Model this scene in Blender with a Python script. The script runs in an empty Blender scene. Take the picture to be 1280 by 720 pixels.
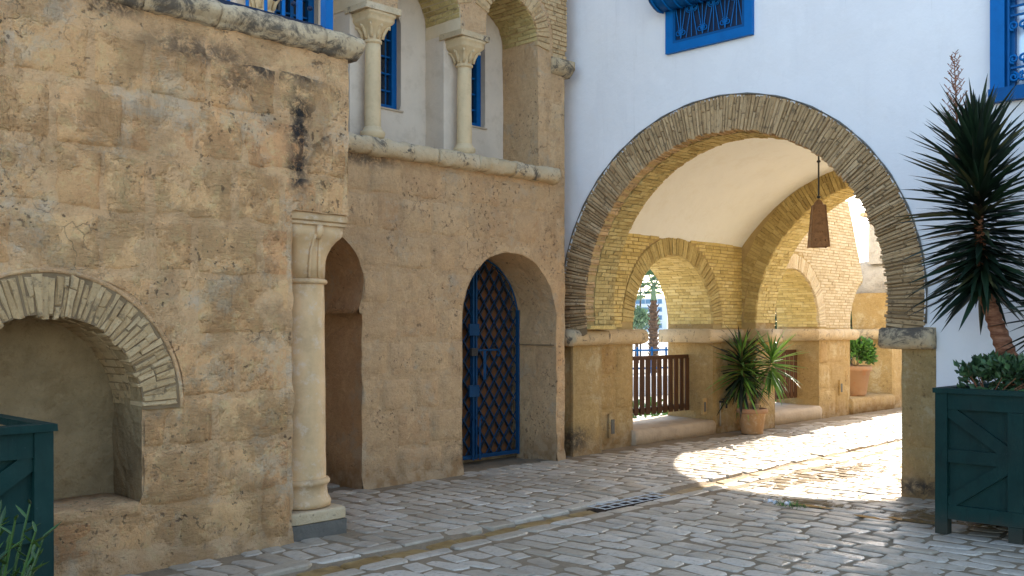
import bpy, math, random
from mathutils import Vector, Matrix, noise
random.seed(7)
S = bpy.context.scene
C = S.collection
PI = math.pi
def R(d): return math.radians(d)

# ---------------------------------------------------------------- camera
cam = bpy.data.cameras.new('camera'); co = bpy.data.objects.new('camera', cam); C.objects.link(co)
S.camera = co
co.location = (0, 0, 1.6)
fwd = Vector((0.7173, 0.6967, 0)).normalized(); rgt = Vector((0.6967, -0.7173, 0)).normalized(); up = Vector((0, 0, 1))
co.rotation_euler = Matrix((rgt, up, -fwd)).transposed().to_euler()
cam.sensor_width = 36; cam.lens = 36*1220/1280
cam.shift_y = 50/1280
cam.clip_start = 0.05; cam.clip_end = 3000
S.render.resolution_x = 1024; S.render.resolution_y = 576

# ---------------------------------------------------------------- light
SUN_EL = 32.6
sd = Vector((math.cos(math.atan(.17)), math.sin(math.atan(.17)), 0))*math.cos(R(SUN_EL)) + Vector((0, 0, math.sin(R(SUN_EL))))
w = bpy.data.worlds.new('World'); S.world = w; w.use_nodes = True
nt = w.node_tree; bg = nt.nodes['Background']
sky = nt.nodes.new('ShaderNodeTexSky'); sky.sky_type = 'NISHITA'; sky.sun_disc = False
sky.sun_elevation = R(SUN_EL); sky.sun_rotation = math.atan2(sd.x, sd.y)
sky.air_density = 1.0; sky.dust_density = 1.6; sky.ozone_density = 1.0
nt.links.new(sky.outputs[0], bg.inputs[0]); bg.inputs[1].default_value = 0.15
sl = bpy.data.lights.new('sun', 'SUN'); so = bpy.data.objects.new('sun', sl); C.objects.link(so)
sl.energy = 5.0; sl.angle = R(.55); sl.color = (1.0, .94, .84)
so.rotation_euler = sd.to_track_quat('Z', 'Y').to_euler(); so.location = (30, 5, 20)
S.view_settings.view_transform = 'Standard'; S.view_settings.look = 'None'
S.view_settings.exposure = 1.85; S.view_settings.gamma = 1.0
S.render.engine = 'CYCLES'
S.cycles.max_bounces = 10; S.cycles.diffuse_bounces = 6

# ---------------------------------------------------------------- materials
class N:
    def __init__(s, name):
        s.m = bpy.data.materials.new(name); s.m.use_nodes = True
        s.t = s.m.node_tree; s.b = s.t.nodes['Principled BSDF']
        s.pos = s.t.nodes.new('ShaderNodeNewGeometry').outputs['Position']
    def new(s, k): return s.t.nodes.new(k)
    def link(s, a, b):
        if isinstance(a, (int, float)): b.default_value = a
        elif isinstance(a, tuple):
            b.default_value = a if len(a) != 3 or b.type == 'VECTOR' else a+(1,)
        else: s.t.links.new(a, b)
    def map(s, scale=(1, 1, 1), loc=(0, 0, 0), vec=None):
        n = s.new('ShaderNodeMapping'); s.link(vec or s.pos, n.inputs[0]); n.inputs[1].default_value = loc; n.inputs[3].default_value = scale
        return n.outputs[0]
    def noise(s, sc, det=4, vec=None, rough=.55, dist=0):
        n = s.new('ShaderNodeTexNoise'); s.link(vec or s.pos, n.inputs['Vector']); n.inputs['Scale'].default_value = sc
        n.inputs['Detail'].default_value = det; n.inputs['Roughness'].default_value = rough; n.inputs['Distortion'].default_value = dist
        return n.outputs[0]
    def vor(s, sc, vec=None, feat='F1'):
        n = s.new('ShaderNodeTexVoronoi'); s.link(vec or s.pos, n.inputs['Vector']); n.inputs['Scale'].default_value = sc; n.feature = feat
        return n.outputs['Distance']
    def rmp(s, fac, a, b, c=0., d=1.):
        n = s.new('ShaderNodeMapRange'); n.interpolation_type = 'SMOOTHSTEP'
        s.link(fac, n.inputs[0]); n.inputs[1].default_value = a; n.inputs[2].default_value = b; n.inputs[3].default_value = c; n.inputs[4].default_value = d
        return n.outputs[0]
    def ramp(s, fac, stops):
        n = s.new('ShaderNodeValToRGB'); s.link(fac, n.inputs[0]); e = n.color_ramp.elements
        while len(e) < len(stops): e.new(.5)
        for i, (p, c) in enumerate(stops): e[i].position = p; e[i].color = tuple(c)+(1,)
        return n.outputs[0]
    def mix(s, fac, a, b, mode='MIX'):
        n = s.new('ShaderNodeMix'); n.data_type = 'RGBA'; n.blend_type = mode
        s.link(fac, n.inputs[0]); s.link(a, n.inputs[6]); s.link(b, n.inputs[7]); return n.outputs[2]
    def math(s, op, a, b=0., c=None):
        n = s.new('ShaderNodeMath'); n.operation = op; s.link(a, n.inputs[0]); s.link(b, n.inputs[1])
        if c is not None: s.link(c, n.inputs[2])
        return n.outputs[0]
    def rnd(s):
        a = s.new('ShaderNodeAttribute'); a.attribute_name = 'rnd'
        o = s.new('ShaderNodeObjectInfo').outputs['Random']
        return s.math('FRACT', s.math('ADD', a.outputs['Fac'], o))
    def z(s):
        n = s.new('ShaderNodeSeparateXYZ'); s.link(s.pos, n.inputs[0]); return n.outputs[2]
    def blob(s, c, r):      # 1 in the middle of an ellipsoid, 0 outside
        n = s.new('ShaderNodeMapping'); n.vector_type = 'POINT'
        s.link(s.pos, n.inputs[0]); n.inputs[1].default_value = tuple(-c[i]/r[i] for i in range(3)); n.inputs[3].default_value = tuple(1/r[i] for i in range(3))
        l = s.new('ShaderNodeVectorMath'); l.operation = 'LENGTH'; s.link(n.outputs[0], l.inputs[0])
        return s.rmp(l.outputs['Value'], .2, 1.1, 1., 0.)
    def bump(s, items):
        prev = None
        for h, st, d in items:
            n = s.new('ShaderNodeBump'); s.link(h, n.inputs['Height']); n.inputs['Strength'].default_value = st; n.inputs['Distance'].default_value = d
            if prev: s.t.links.new(prev, n.inputs['Normal'])
            prev = n.outputs[0]
        s.t.links.new(prev, s.b.inputs['Normal'])
    def out(s, col, rough=.85, spec=.3, metal=0):
        s.link(col, s.b.inputs['Base Color']); s.link(rough, s.b.inputs['Roughness'])
        s.b.inputs['Specular IOR Level'].default_value = spec; s.b.inputs['Metallic'].default_value = metal
        return s.m

PALE0 = (.72, .60, .43)
def stone_mat(name, tones, pale, stains=(), baseline=.5, tool=1., pit=1., smear=1.):
    n = N(name)
    n1 = n.noise(1.1, 6, rough=.6, dist=.4)
    col = n.ramp(n1, [(.28, tones[0]), (.5, tones[1]), (.72, tones[2])])
    r = n.rnd()
    col = n.mix(.55, col, n.ramp(r, [(0, tones[2]), (.35, tones[0]), (.65, tones[1]), (1, tones[3])]))
    f = n.noise(14, 8, rough=.75)
    g = n.noise(45, 6, rough=.75)
    col = n.mix(n.rmp(f, .42, .70, 0, .6), col, n.mix(.6, col, tuple(x*.72 for x in tones[3])))
    col = n.mix(n.rmp(g, .52, .72, 0, .45), col, tuple(x*.5 for x in tones[0]))
    col = n.mix(n.rmp(n.noise(4.5, 8, rough=.8), .53, .66, 0, .38), col, tuple(x*.56 for x in tones[0]))
    col = n.mix(n.rmp(n.noise(8, 9, rough=.82), .50, .62, 0, .45), col, tuple(min(.8, x*1.12) for x in tones[1]))
    col = n.mix(n.rmp(g, .30, .45, .3, 0), col, PALE0)
    pm = n.math('MULTIPLY', n.rmp(n.noise(2.3, 10, rough=.78, dist=.15), .52, .64), .55*smear)
    col = n.mix(pm, col, pale)
    # horizontal tooling / bedding streaks in patches, groove shade painted into the colour
    st = n.noise(1, 5, vec=n.map((11, 11, 75)), rough=.75, dist=.5)
    patch = n.rmp(n.noise(3.1, 5, rough=.65), .44, .60)
    stm = n.math('MULTIPLY', n.rmp(st, .52, .64), n.math('MULTIPLY', patch, .34*tool))
    col = n.mix(stm, col, (tones[0][0]*.62, tones[0][1]*.52, tones[0][2]*.44))
    st2 = n.noise(1, 5, vec=n.map((42, 42, 4.5)), rough=.75, dist=.5)  # upright chisel grooves, their shade also painted as dark streaks
    patch2 = n.rmp(n.noise(2.8, 5, vec=n.map(loc=(7, 1, 4)), rough=.65), .50, .62)
    col = n.mix(n.math('MULTIPLY', n.rmp(st2, .52, .64), n.math('MULTIPLY', patch2, .30*tool)), col, (tones[0][0]*.62, tones[0][1]*.52, tones[0][2]*.44))
    # pits
    pv = n.noise(26, 3, rough=.5); pz = n.rmp(n.noise(2.1, 3), .45, .65)
    pt = n.math('MULTIPLY', n.rmp(pv, .615, .67), n.math('MULTIPLY', pz, pit))
    pt2 = n.math('MULTIPLY', n.rmp(n.noise(9, 3, rough=.6), .70, .74), pit*.8)
    pt = n.math('MAXIMUM', pt, pt2)
    col = n.mix(n.math('MULTIPLY', pt, .75), col, (.10, .065, .04))
    # cracks
    vd = n.new('ShaderNodeTexVoronoi'); vd.feature = 'DISTANCE_TO_EDGE'; vd.inputs['Scale'].default_value = 2.3
    wv = n.new('ShaderNodeVectorMath'); wv.operation = 'MULTIPLY_ADD'
    nn = n.new('ShaderNodeTexNoise'); nn.inputs['Scale'].default_value = 5; nn.inputs['Detail'].default_value = 5; n.link(n.pos, nn.inputs['Vector'])
    n.link(nn.outputs['Color'], wv.inputs[0]); wv.inputs[1].default_value = (.35, .35, .35); n.link(n.pos, wv.inputs[2])
    n.link(wv.outputs[0], vd.inputs['Vector'])
    cr = n.math('MULTIPLY', n.rmp(vd.outputs['Distance'], .0, .014, 1., 0.), n.rmp(n.noise(1.9, 2, vec=n.map(loc=(5, 3, 1))), .58, .66))
    col = n.mix(n.math('MULTIPLY', cr, .5), col, (.16, .10, .06))
    # damp band at the foot: orange brown then pale
    if baseline:
        zz = n.math('ADD', n.z(), n.math('MULTIPLY', n.noise(2.2, 5, rough=.7), .5))
        bm = n.math('MULTIPLY', n.rmp(zz, .28, .62, 1., 0.), baseline)
        col = n.mix(bm, col, n.mix(n.rmp(n.noise(7, 5), .4, .6), (.26, .145, .06), (.42, .30, .18)))
    for c, rad, k in stains:
        b = n.math('MULTIPLY', n.blob(c, rad), n.rmp(n.noise(13, 7, rough=.75, dist=.5), .36, .56, 0, k))
        col = n.mix(b, col, (.045, .04, .036))
    n.bump([(n.noise(3.2, 6, rough=.6), .55, .05), (f, .75, .03), (g, .9, .016), (n.math('MULTIPLY', st, patch), 1.*tool, .04), (n.math('MULTIPLY', st2, patch2), 1.*tool, .04), (n.math('SUBTRACT', 1., n.math('MAXIMUM', pt, cr)), .7, .012), (n.noise(90, 3), .25, .003)])
    return n.out(col, .9, .2)

def K(m, *cs): return [tuple(min(.86, c[i]*m[i]) for i in range(3)) for c in cs]
T = K((1.42, 1.17, .90), (.50, .335, .19), (.62, .45, .27), (.60, .40, .23), (.50, .28, .155))
PALE = (.62, .50, .33)
M = {}
M['stone_left'] = stone_mat('left_sandstone', T, PALE, [
    ((4.14, 6.25, 3.12), (.18, .5, .42), 1.), ((4.12, 6.25, 2.76), (.15, .5, .2), 1.), ((4.3, 6.25, 3.1), (.2, .5, .22), .5), ((4.14, 6.25, 3.56), (.2, .5, .16), .9), ((3.30, 6.25, 3.56), (.6, .5, .16), .9),
    ((2.75, 6.25, 3.72), (.3, .5, .14), .85), ((3.85, 6.25, 3.5), (.3, .5, .14), .9), ((4.25, 6.25, 3.55), (.2, .5, .2), .6),
    ((3.62, 6.25, 3.35), (.22, .4, .12), .6), ((4.5, 6.25, 3.5), (.1, .5, .22), .6)], baseline=.5)
M['stone_mid'] = stone_mat('pinkish_sandstone', K((1.20, 1.07, .87), (.44, .315, .20), (.56, .42, .275), (.52, .365, .235), (.45, .29, .17)), (.49, .40, .28), [
    ((7.5, 7.83, .25), (.9, .5, .2), .3), ((5.95, 7.83, 3.3), (.6, .3, .12), .7)], baseline=.75, tool=.35, pit=.9)
M['stone_pass'] = stone_mat('golden_sandstone', K((.74, .70, .54), (.52, .36, .19), (.66, .49, .28), (.63, .44, .22), (.52, .32, .15)), (.60, .49, .30), [
    ((9.3, 7.9, .2), (.4, .5, .22), .8), ((9.25, 3.65, .1), (.3, .3, .12), .9)], baseline=.6, tool=.25, pit=.6)
M['mortar_left'] = stone_mat('rough_lime_mortar', K((1.38, 1.14, .92), (.50, .365, .22), (.61, .46, .285), (.59, .42, .25), (.50, .32, .18)), (.61, .51, .37), [
    ((4.14, 6.25, 3.0), (.13, .5, .5), 1.), ((3.35, 6.25, 3.52), (.55, .5, .14), .7), ((2.75, 6.25, 3.72), (.3, .5, .14), .85)], baseline=.5, tool=.8)

def ledge_mat(name, dark):
    n = N(name)
    col = n.ramp(n.noise(3, 7, rough=.7), [(.3, (.37, .27, .145)), (.5, (.53, .395, .22)), (.7, (.58, .47, .31))])
    col = n.mix(.3, col, n.ramp(n.rnd(), [(0, (.45, .33, .2)), (1, (.6, .5, .36))]))
    col = n.mix(n.math('MULTIPLY', n.rmp(n.noise(4.5, 8, rough=.75, dist=.6), .60-dark*.16, .68-dark*.1), .85), col, (.07, .062, .055))
    col = n.mix(n.math('MULTIPLY', n.rmp(n.noise(30, 4), .62, .68), .6), col, (.12, .09, .06))
    n.bump([(n.noise(5, 7, rough=.7), .7, .05), (n.noise(35, 5), .5, .01)])
    return n.out(col, .9, .2)
M['ledge_dark'] = ledge_mat('weathered_cornice_stone', 1.)
M['ledge'] = ledge_mat('weathered_ledge_stone', .35)

def brick_mat(name, a, b, c, dirt=.3):
    n = N(name); r = n.rnd()
    col = n.ramp(r, [(0, a), (.5, b), (1, c)])
    col = n.mix(n.rmp(n.noise(4, 6, rough=.7), .4, .65, 0, .5), col, b)
    col = n.mix(n.math('MULTIPLY', n.rmp(n.noise(16, 6, rough=.7), .52, .66), dirt), col, (.09, .068, .045))
    sm = n.rmp(n.noise(9, 8, rough=.78), .50, .60, 0, .5)
    col = n.mix(sm, col, tuple(min(.8, x*1.25) for x in b))
    n.bump([(n.noise(16, 8, rough=.75), .9, .03), (n.noise(70, 4), .5, .006)])
    return n.out(col, .92, .15)
M['brick_grey'] = brick_mat('weathered_grey_brick', (.38, .245, .12), (.50, .335, .17), (.63, .44, .24), .75)
M['brick_niche'] = brick_mat('pale_weathered_brick', (.43, .275, .13), (.53, .36, .18), (.62, .44, .24), .6)
M['brick_buff'] = brick_mat('buff_brick', (.50, .37, .14), (.65, .50, .20), (.76, .62, .30), .25)
M['brick_brown'] = brick_mat('brown_buff_brick', (.36, .26, .10), (.50, .38, .155), (.62, .49, .22), .35)
M['brick_pale'] = brick_mat('pale_cream_brick', (.50, .38, .22), (.58, .46, .29), (.66, .54, .36), .15)

def plain(name, col, rough=.8, spec=.3, var=.12, sc=3., bump=.2, bd=.01, metal=0, dirt=0., dirtcol=(.2, .15, .1)):
    n = N(name)
    c2 = tuple(x*(1-var) for x in col); c3 = tuple(min(1, x*(1+var*.6)) for x in col)
    c = n.ramp(n.noise(sc, 6, rough=.65), [(.3, c2), (.5, col), (.72, c3)])
    c = n.mix(.25, c, n.ramp(n.rnd(), [(0, c2), (1, c3)]))
    if dirt: c = n.mix(n.math('MULTIPLY', n.rmp(n.noise(sc*2.3, 7, rough=.75), .5, .66), dirt), c, dirtcol)
    n.bump([(n.noise(sc*5, 6), bump, bd), (n.noise(sc*30, 3), bump*.5, bd*.2)])
    return n.out(c, rough, spec, metal)
M['mortar_dark'] = plain('dark_mortar', (.24, .165, .09), .95, .1, .3, 8)
M['mortar_buff'] = plain('buff_mortar', (.44, .325, .15), .95, .1, .2, 8)
M['mortar_pale'] = plain('pale_mortar', (.62, .50, .33), .95, .1, .15, 8)
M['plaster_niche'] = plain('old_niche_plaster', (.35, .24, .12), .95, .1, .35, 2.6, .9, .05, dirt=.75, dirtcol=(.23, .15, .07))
M['plaster'] = plain('stained_grey_plaster', (.64, .54, .42), .95, .1, .14, 1.8, .4, .02, dirt=.35, dirtcol=(.45, .36, .26))
M['vault'] = plain('cream_vault_plaster', (.80, .81, .80), .9, .2, .05, 1.2, .35, .03, dirt=.18, dirtcol=(.62, .56, .46))
M['marble'] = plain('aged_ivory_marble', (.58, .385, .195), .55, .3, .35, 4.5, .25, .01, dirt=.7, dirtcol=(.64, .51, .36))
M['column_stone'] = plain('yellow_column_stone', (.62, .47, .27), .8, .25, .18, 4, .4, .012, dirt=.3, dirtcol=(.4, .28, .15))
M['grey_stone'] = plain('pale_grey_rubble_stone', (.42, .38, .32), .9, .2, .25, 3, .6, .04, dirt=.5, dirtcol=(.2, .18, .15))
M['dark_stone'] = plain('damp_dark_stone', (.12, .11, .09), .7, .3, .3, 6, .5, .02)
def white_mat():
    n = N('blue_white_limewash')
    c = n.ramp(n.noise(.7, 5, rough=.6), [(.3, (.77, .755, .745)), (.55, (.80, .79, .775)), (.75, (.82, .81, .80))])
    c = n.mix(n.math('MULTIPLY', n.rmp(n.noise(2.0, 6, vec=n.map((1, 4, .5)), rough=.65), .5, .75), .3), c, (.70, .69, .69))
    g = n.math('MULTIPLY', n.rmp(n.math('ADD', n.z(), n.math('MULTIPLY', n.noise(4, 5), .3)), .2, .5, 1, 0), .5)
    c = n.mix(g, c, (.42, .38, .32))
    pt = n.rmp(n.noise(1.3, 7, vec=n.map(loc=(4, 2, 9)), rough=.7, dist=.3), .50, .54, 0, .22)
    c = n.mix(pt, c, (.72, .71, .70))
    sk = n.rmp(n.noise(3.5, 7, vec=n.map((1, 3.2, .22)), rough=.7), .60, .72, 0, .30)
    c = n.mix(sk, c, (.58, .56, .52))
    n.bump([(n.noise(2.5, 5), .35, .04), (n.noise(14, 5), .35, .01), (n.noise(60, 3), .15, .004)])
    return n.out(c, .85, .25)
M['white'] = white_mat()
def planter_mat():
    n = N('dark_teal_paint')
    c = n.ramp(n.noise(2.5, 6, rough=.7), [(.3, (.004, .020, .017)), (.55, (.006, .031, .026)), (.75, (.012, .044, .037))])
    gr = n.noise(5, 6, vec=n.map((7, 7, 1.1)), rough=.7)
    c = n.mix(n.rmp(gr, .52, .7, 0, .4), c, (.003, .011, .011))
    c = n.mix(n.math('MULTIPLY', n.rmp(n.noise(28, 6, rough=.8), .66, .70), .7), c, (.07, .10, .095))
    zz = n.math('ADD', n.z(), n.math('MULTIPLY', n.noise(6, 6, rough=.7), .25))
    c = n.mix(n.rmp(zz, .14, .34, .65, 0), c, (.055, .045, .032))
    n.bump([(gr, .35, .006), (n.noise(50, 4), .3, .002)])
    return n.out(c, n.rmp(n.noise(4, 5), .3, .7, .42, .7), .16)
M['planter'] = planter_mat()
M['blue'] = plain('blue_gloss_paint', (.001, .085, .26), .5, .15, .2, 6, .15, .003, dirt=.25, dirtcol=(.008, .06, .2))
M['blue_bright'] = plain('bright_blue_paint', (.001, .125, .38), .5, .15, .15, 5, .15, .003, dirt=.2, dirtcol=(.004, .07, .24))
M['gate_blue_shaded'] = plain('shade_darkened_gate_paint', (.008, .05, .12), .6, .15, .3, 9, .2, .003, dirt=.4, dirtcol=(.01, .025, .05))  # gate blue darkened to stand in for shade deep in the doorway
M['blue_dark'] = plain('navy_blue_paint', (.005, .018, .05), .5, .3, .3, 6, .15, .003)
M['brown_door'] = plain('rusty_brown_board', (.17, .07, .028), .8, .2, .4, 5, .3, .01)
def wood_mat(name, a, b):
    n = N(name); c = n.ramp(n.noise(6, 6, vec=n.map((6, 6, .7)), rough=.7), [(.3, a), (.7, b)])
    c = n.mix(.4, c, n.ramp(n.rnd(), [(0, a), (1, b)]))
    n.bump([(n.noise(8, 6, vec=n.map((8, 8, .8))), .4, .006)]); return n.out(c, .6, .3)
M['wood'] = wood_mat('brown_stained_wood', (.045, .020, .010), (.12, .055, .026))
M['terracotta'] = plain('weathered_terracotta', (.42, .25, .12), .85, .2, .2, 6, .4, .01, dirt=.5, dirtcol=(.55, .46, .33))
M['terracotta_red'] = plain('red_terracotta', (.38, .23, .135), .8, .2, .2, 3, .4, .01, dirt=.6, dirtcol=(.42, .17, .07))
M['soil'] = plain('dark_soil', (.035, .024, .016), .95, .1, .4, 20, .8, .02)
M['iron'] = plain('rusty_lantern_copper', (.30, .17, .085), .6, .4, .35, 14, .3, .004, metal=.35, dirt=.3, dirtcol=(.04, .02, .01))
M['steel'] = plain('worn_galvanised_steel', (.62, .61, .58), .7, .3, .1, 20, .2, .003)
M['dark_metal'] = plain('dark_metal', (.03, .032, .035), .5, .4, .2, 10)
M['grey_plastic'] = plain('grey_plate', (.38, .33, .25), .6, .3, .1, 10)
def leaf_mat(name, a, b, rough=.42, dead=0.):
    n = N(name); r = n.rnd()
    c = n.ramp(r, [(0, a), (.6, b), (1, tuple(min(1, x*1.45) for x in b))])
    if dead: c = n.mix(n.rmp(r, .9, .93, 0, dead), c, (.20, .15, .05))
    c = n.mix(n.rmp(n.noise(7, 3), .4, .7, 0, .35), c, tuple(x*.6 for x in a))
    n.b.inputs['Subsurface Weight'].default_value = 0
    n.b.inputs['Transmission Weight'].default_value = 0
    return n.out(c, rough, .45)
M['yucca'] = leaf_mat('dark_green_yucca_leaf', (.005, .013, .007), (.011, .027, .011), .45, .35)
M['yucca_light'] = leaf_mat('green_yucca_leaf', (.05, .12, .022), (.16, .30, .05), .4)
M['shrub'] = leaf_mat('dark_shrub_leaf', (.02, .05, .02), (.05, .10, .035), .45)
M['bush'] = leaf_mat('bright_bush_leaf', (.035, .10, .018), (.09, .22, .035), .5)
M['succulent'] = leaf_mat('succulent_leaf', (.012, .040, .006), (.045, .11, .014), .4)
M['palm_leaf'] = leaf_mat('palm_frond', (.04, .10, .05), (.08, .17, .07), .5)
M['olive'] = leaf_mat('silvery_leaf', (.13, .20, .12), (.22, .32, .18), .6)
def bark_mat(name, a, b, sc=18):
    n = N(name); c = n.ramp(n.noise(1, 5, vec=n.map((6, 6, sc*1.6)), rough=.7), [(.35, a), (.6, b), (.75, tuple(x*.7 for x in b))])
    n.bump([(n.noise(1, 5, vec=n.map((5, 5, sc*2.2))), .8, .03), (n.noise(40, 4), .5, .01)]); return n.out(c, .9, .2)
M['yucca_trunk'] = bark_mat('yucca_bark', (.15, .055, .028), (.36, .165, .09))
M['pale_trunk'] = bark_mat('pale_stem_bark', (.28, .19, .10), (.48, .35, .2), 25)
M['palm_trunk'] = bark_mat('palm_bark', (.045, .028, .02), (.16, .10, .065), 8)
def glass_mat():
    n = N('reflective_window_glass'); m = n.out((.60, .72, .82), .25, .6)
    n.b.inputs['Metallic'].default_value = .25; return m
M['glass'] = glass_mat()
M['glass_dark'] = plain('dark_window_glass', (.012, .018, .028), .15, .6, .2, 2, .05, .002)
M['far_white'] = plain('far_white_render', (.74, .76, .80), .8, .2, .05, .1, .1, .01)
M['far_glass'] = plain('far_blue_glazing', (.10, .22, .34), .3, .5, .2, .1, .0, .01)
def paver_mat(name, a, b, c, wet=0.):
    n = N(name); r = n.rnd()
    col = n.ramp(r, [(0, a), (.45, b), (.85, c), (1, (.46, .36, .24))])
    col = n.mix(n.rmp(n.noise(2.2, 5, rough=.65), .35, .68, 0, .45), col, a)
    col = n.mix(n.math('MULTIPLY', n.rmp(n.noise(24, 7, rough=.72), .48, .66), .55), col, (.24, .19, .13))
    col = n.mix(n.rmp(n.noise(.75, 6, rough=.7, dist=.4), .50, .62, 0, .42), col, (.20, .165, .12))
    # brown silt left by water around the sunlit patch and at the right
    bl = n.math('MAXIMUM', n.math('MAXIMUM', n.blob((10.1, 5.0, 0), (2.1, .62, 9)), n.blob((8.4, 3.15, 0), (.45, .8, 9))), n.blob((8.3, 4.25, 0), (.35, .7, 9)))
    silt = n.rmp(n.math('ADD', n.noise(2.4, 6, vec=n.map((1.3, 2.4, 1)), rough=.7, dist=.4), n.math('MULTIPLY', bl, .24)), .645, .70)
    col = n.mix(n.math('MULTIPLY', silt, .92), col, (.13, .08, .028))
    # damp smooth run toward the viewer
    shine = n.math('MULTIPLY', n.blob((6.6, 3.2, 0), (2.3, .55, 9)), n.rmp(n.noise(3.3, 4), .45, .6))
    rg = n.mix(n.rmp(n.noise(5, 5), .35, .7), (.42,)*3, (.68,)*3)
    rg = n.mix(n.math('MULTIPLY', shine, .9), rg, (.13,)*3)
    n.bump([(n.noise(7, 5, rough=.6), .35, .02), (n.noise(38, 5, rough=.7), .45, .006)])
    m = n.out(col, rg, .38); n.link(n.rmp(silt, 0, 1, .38, .04), n.b.inputs['Specular IOR Level']); return m
M['paver'] = paver_mat('grey_limestone_paver', (.36, .30, .215), (.48, .415, .32), (.58, .515, .415))
M['bed'] = plain('sandy_grey_joint_bed', (.235, .18, .115), .95, .15, .35, 5, .8, .02, dirt=.4, dirtcol=(.17, .125, .075))
def channel_mat():
    n = N('wet_ochre_channel_stone')
    c = n.ramp(n.noise(6, 6, rough=.7), [(.3, (.16, .095, .03)), (.5, (.28, .18, .065)), (.7, (.40, .28, .12))])
    n.bump([(n.noise(12, 5), .4, .015)]); return n.out(c, .5, .3)
M['channel'] = channel_mat()
M['water'] = plain('shallow_puddle_water', (.07, .05, .03), .06, .6, .2, 2, .02, .002)
M['sill'] = plain('worn_pinkish_sill', (.46, .36, .25), .9, .2, .2, 4, .5, .02)
def ground_mat():
    n = N('outer_ground'); c = n.ramp(n.noise(.4, 6), [(.3, (.36, .34, .30)), (.7, (.48, .46, .42))]); return n.out(c, .9, .2)
M['ground'] = ground_mat()

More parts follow.
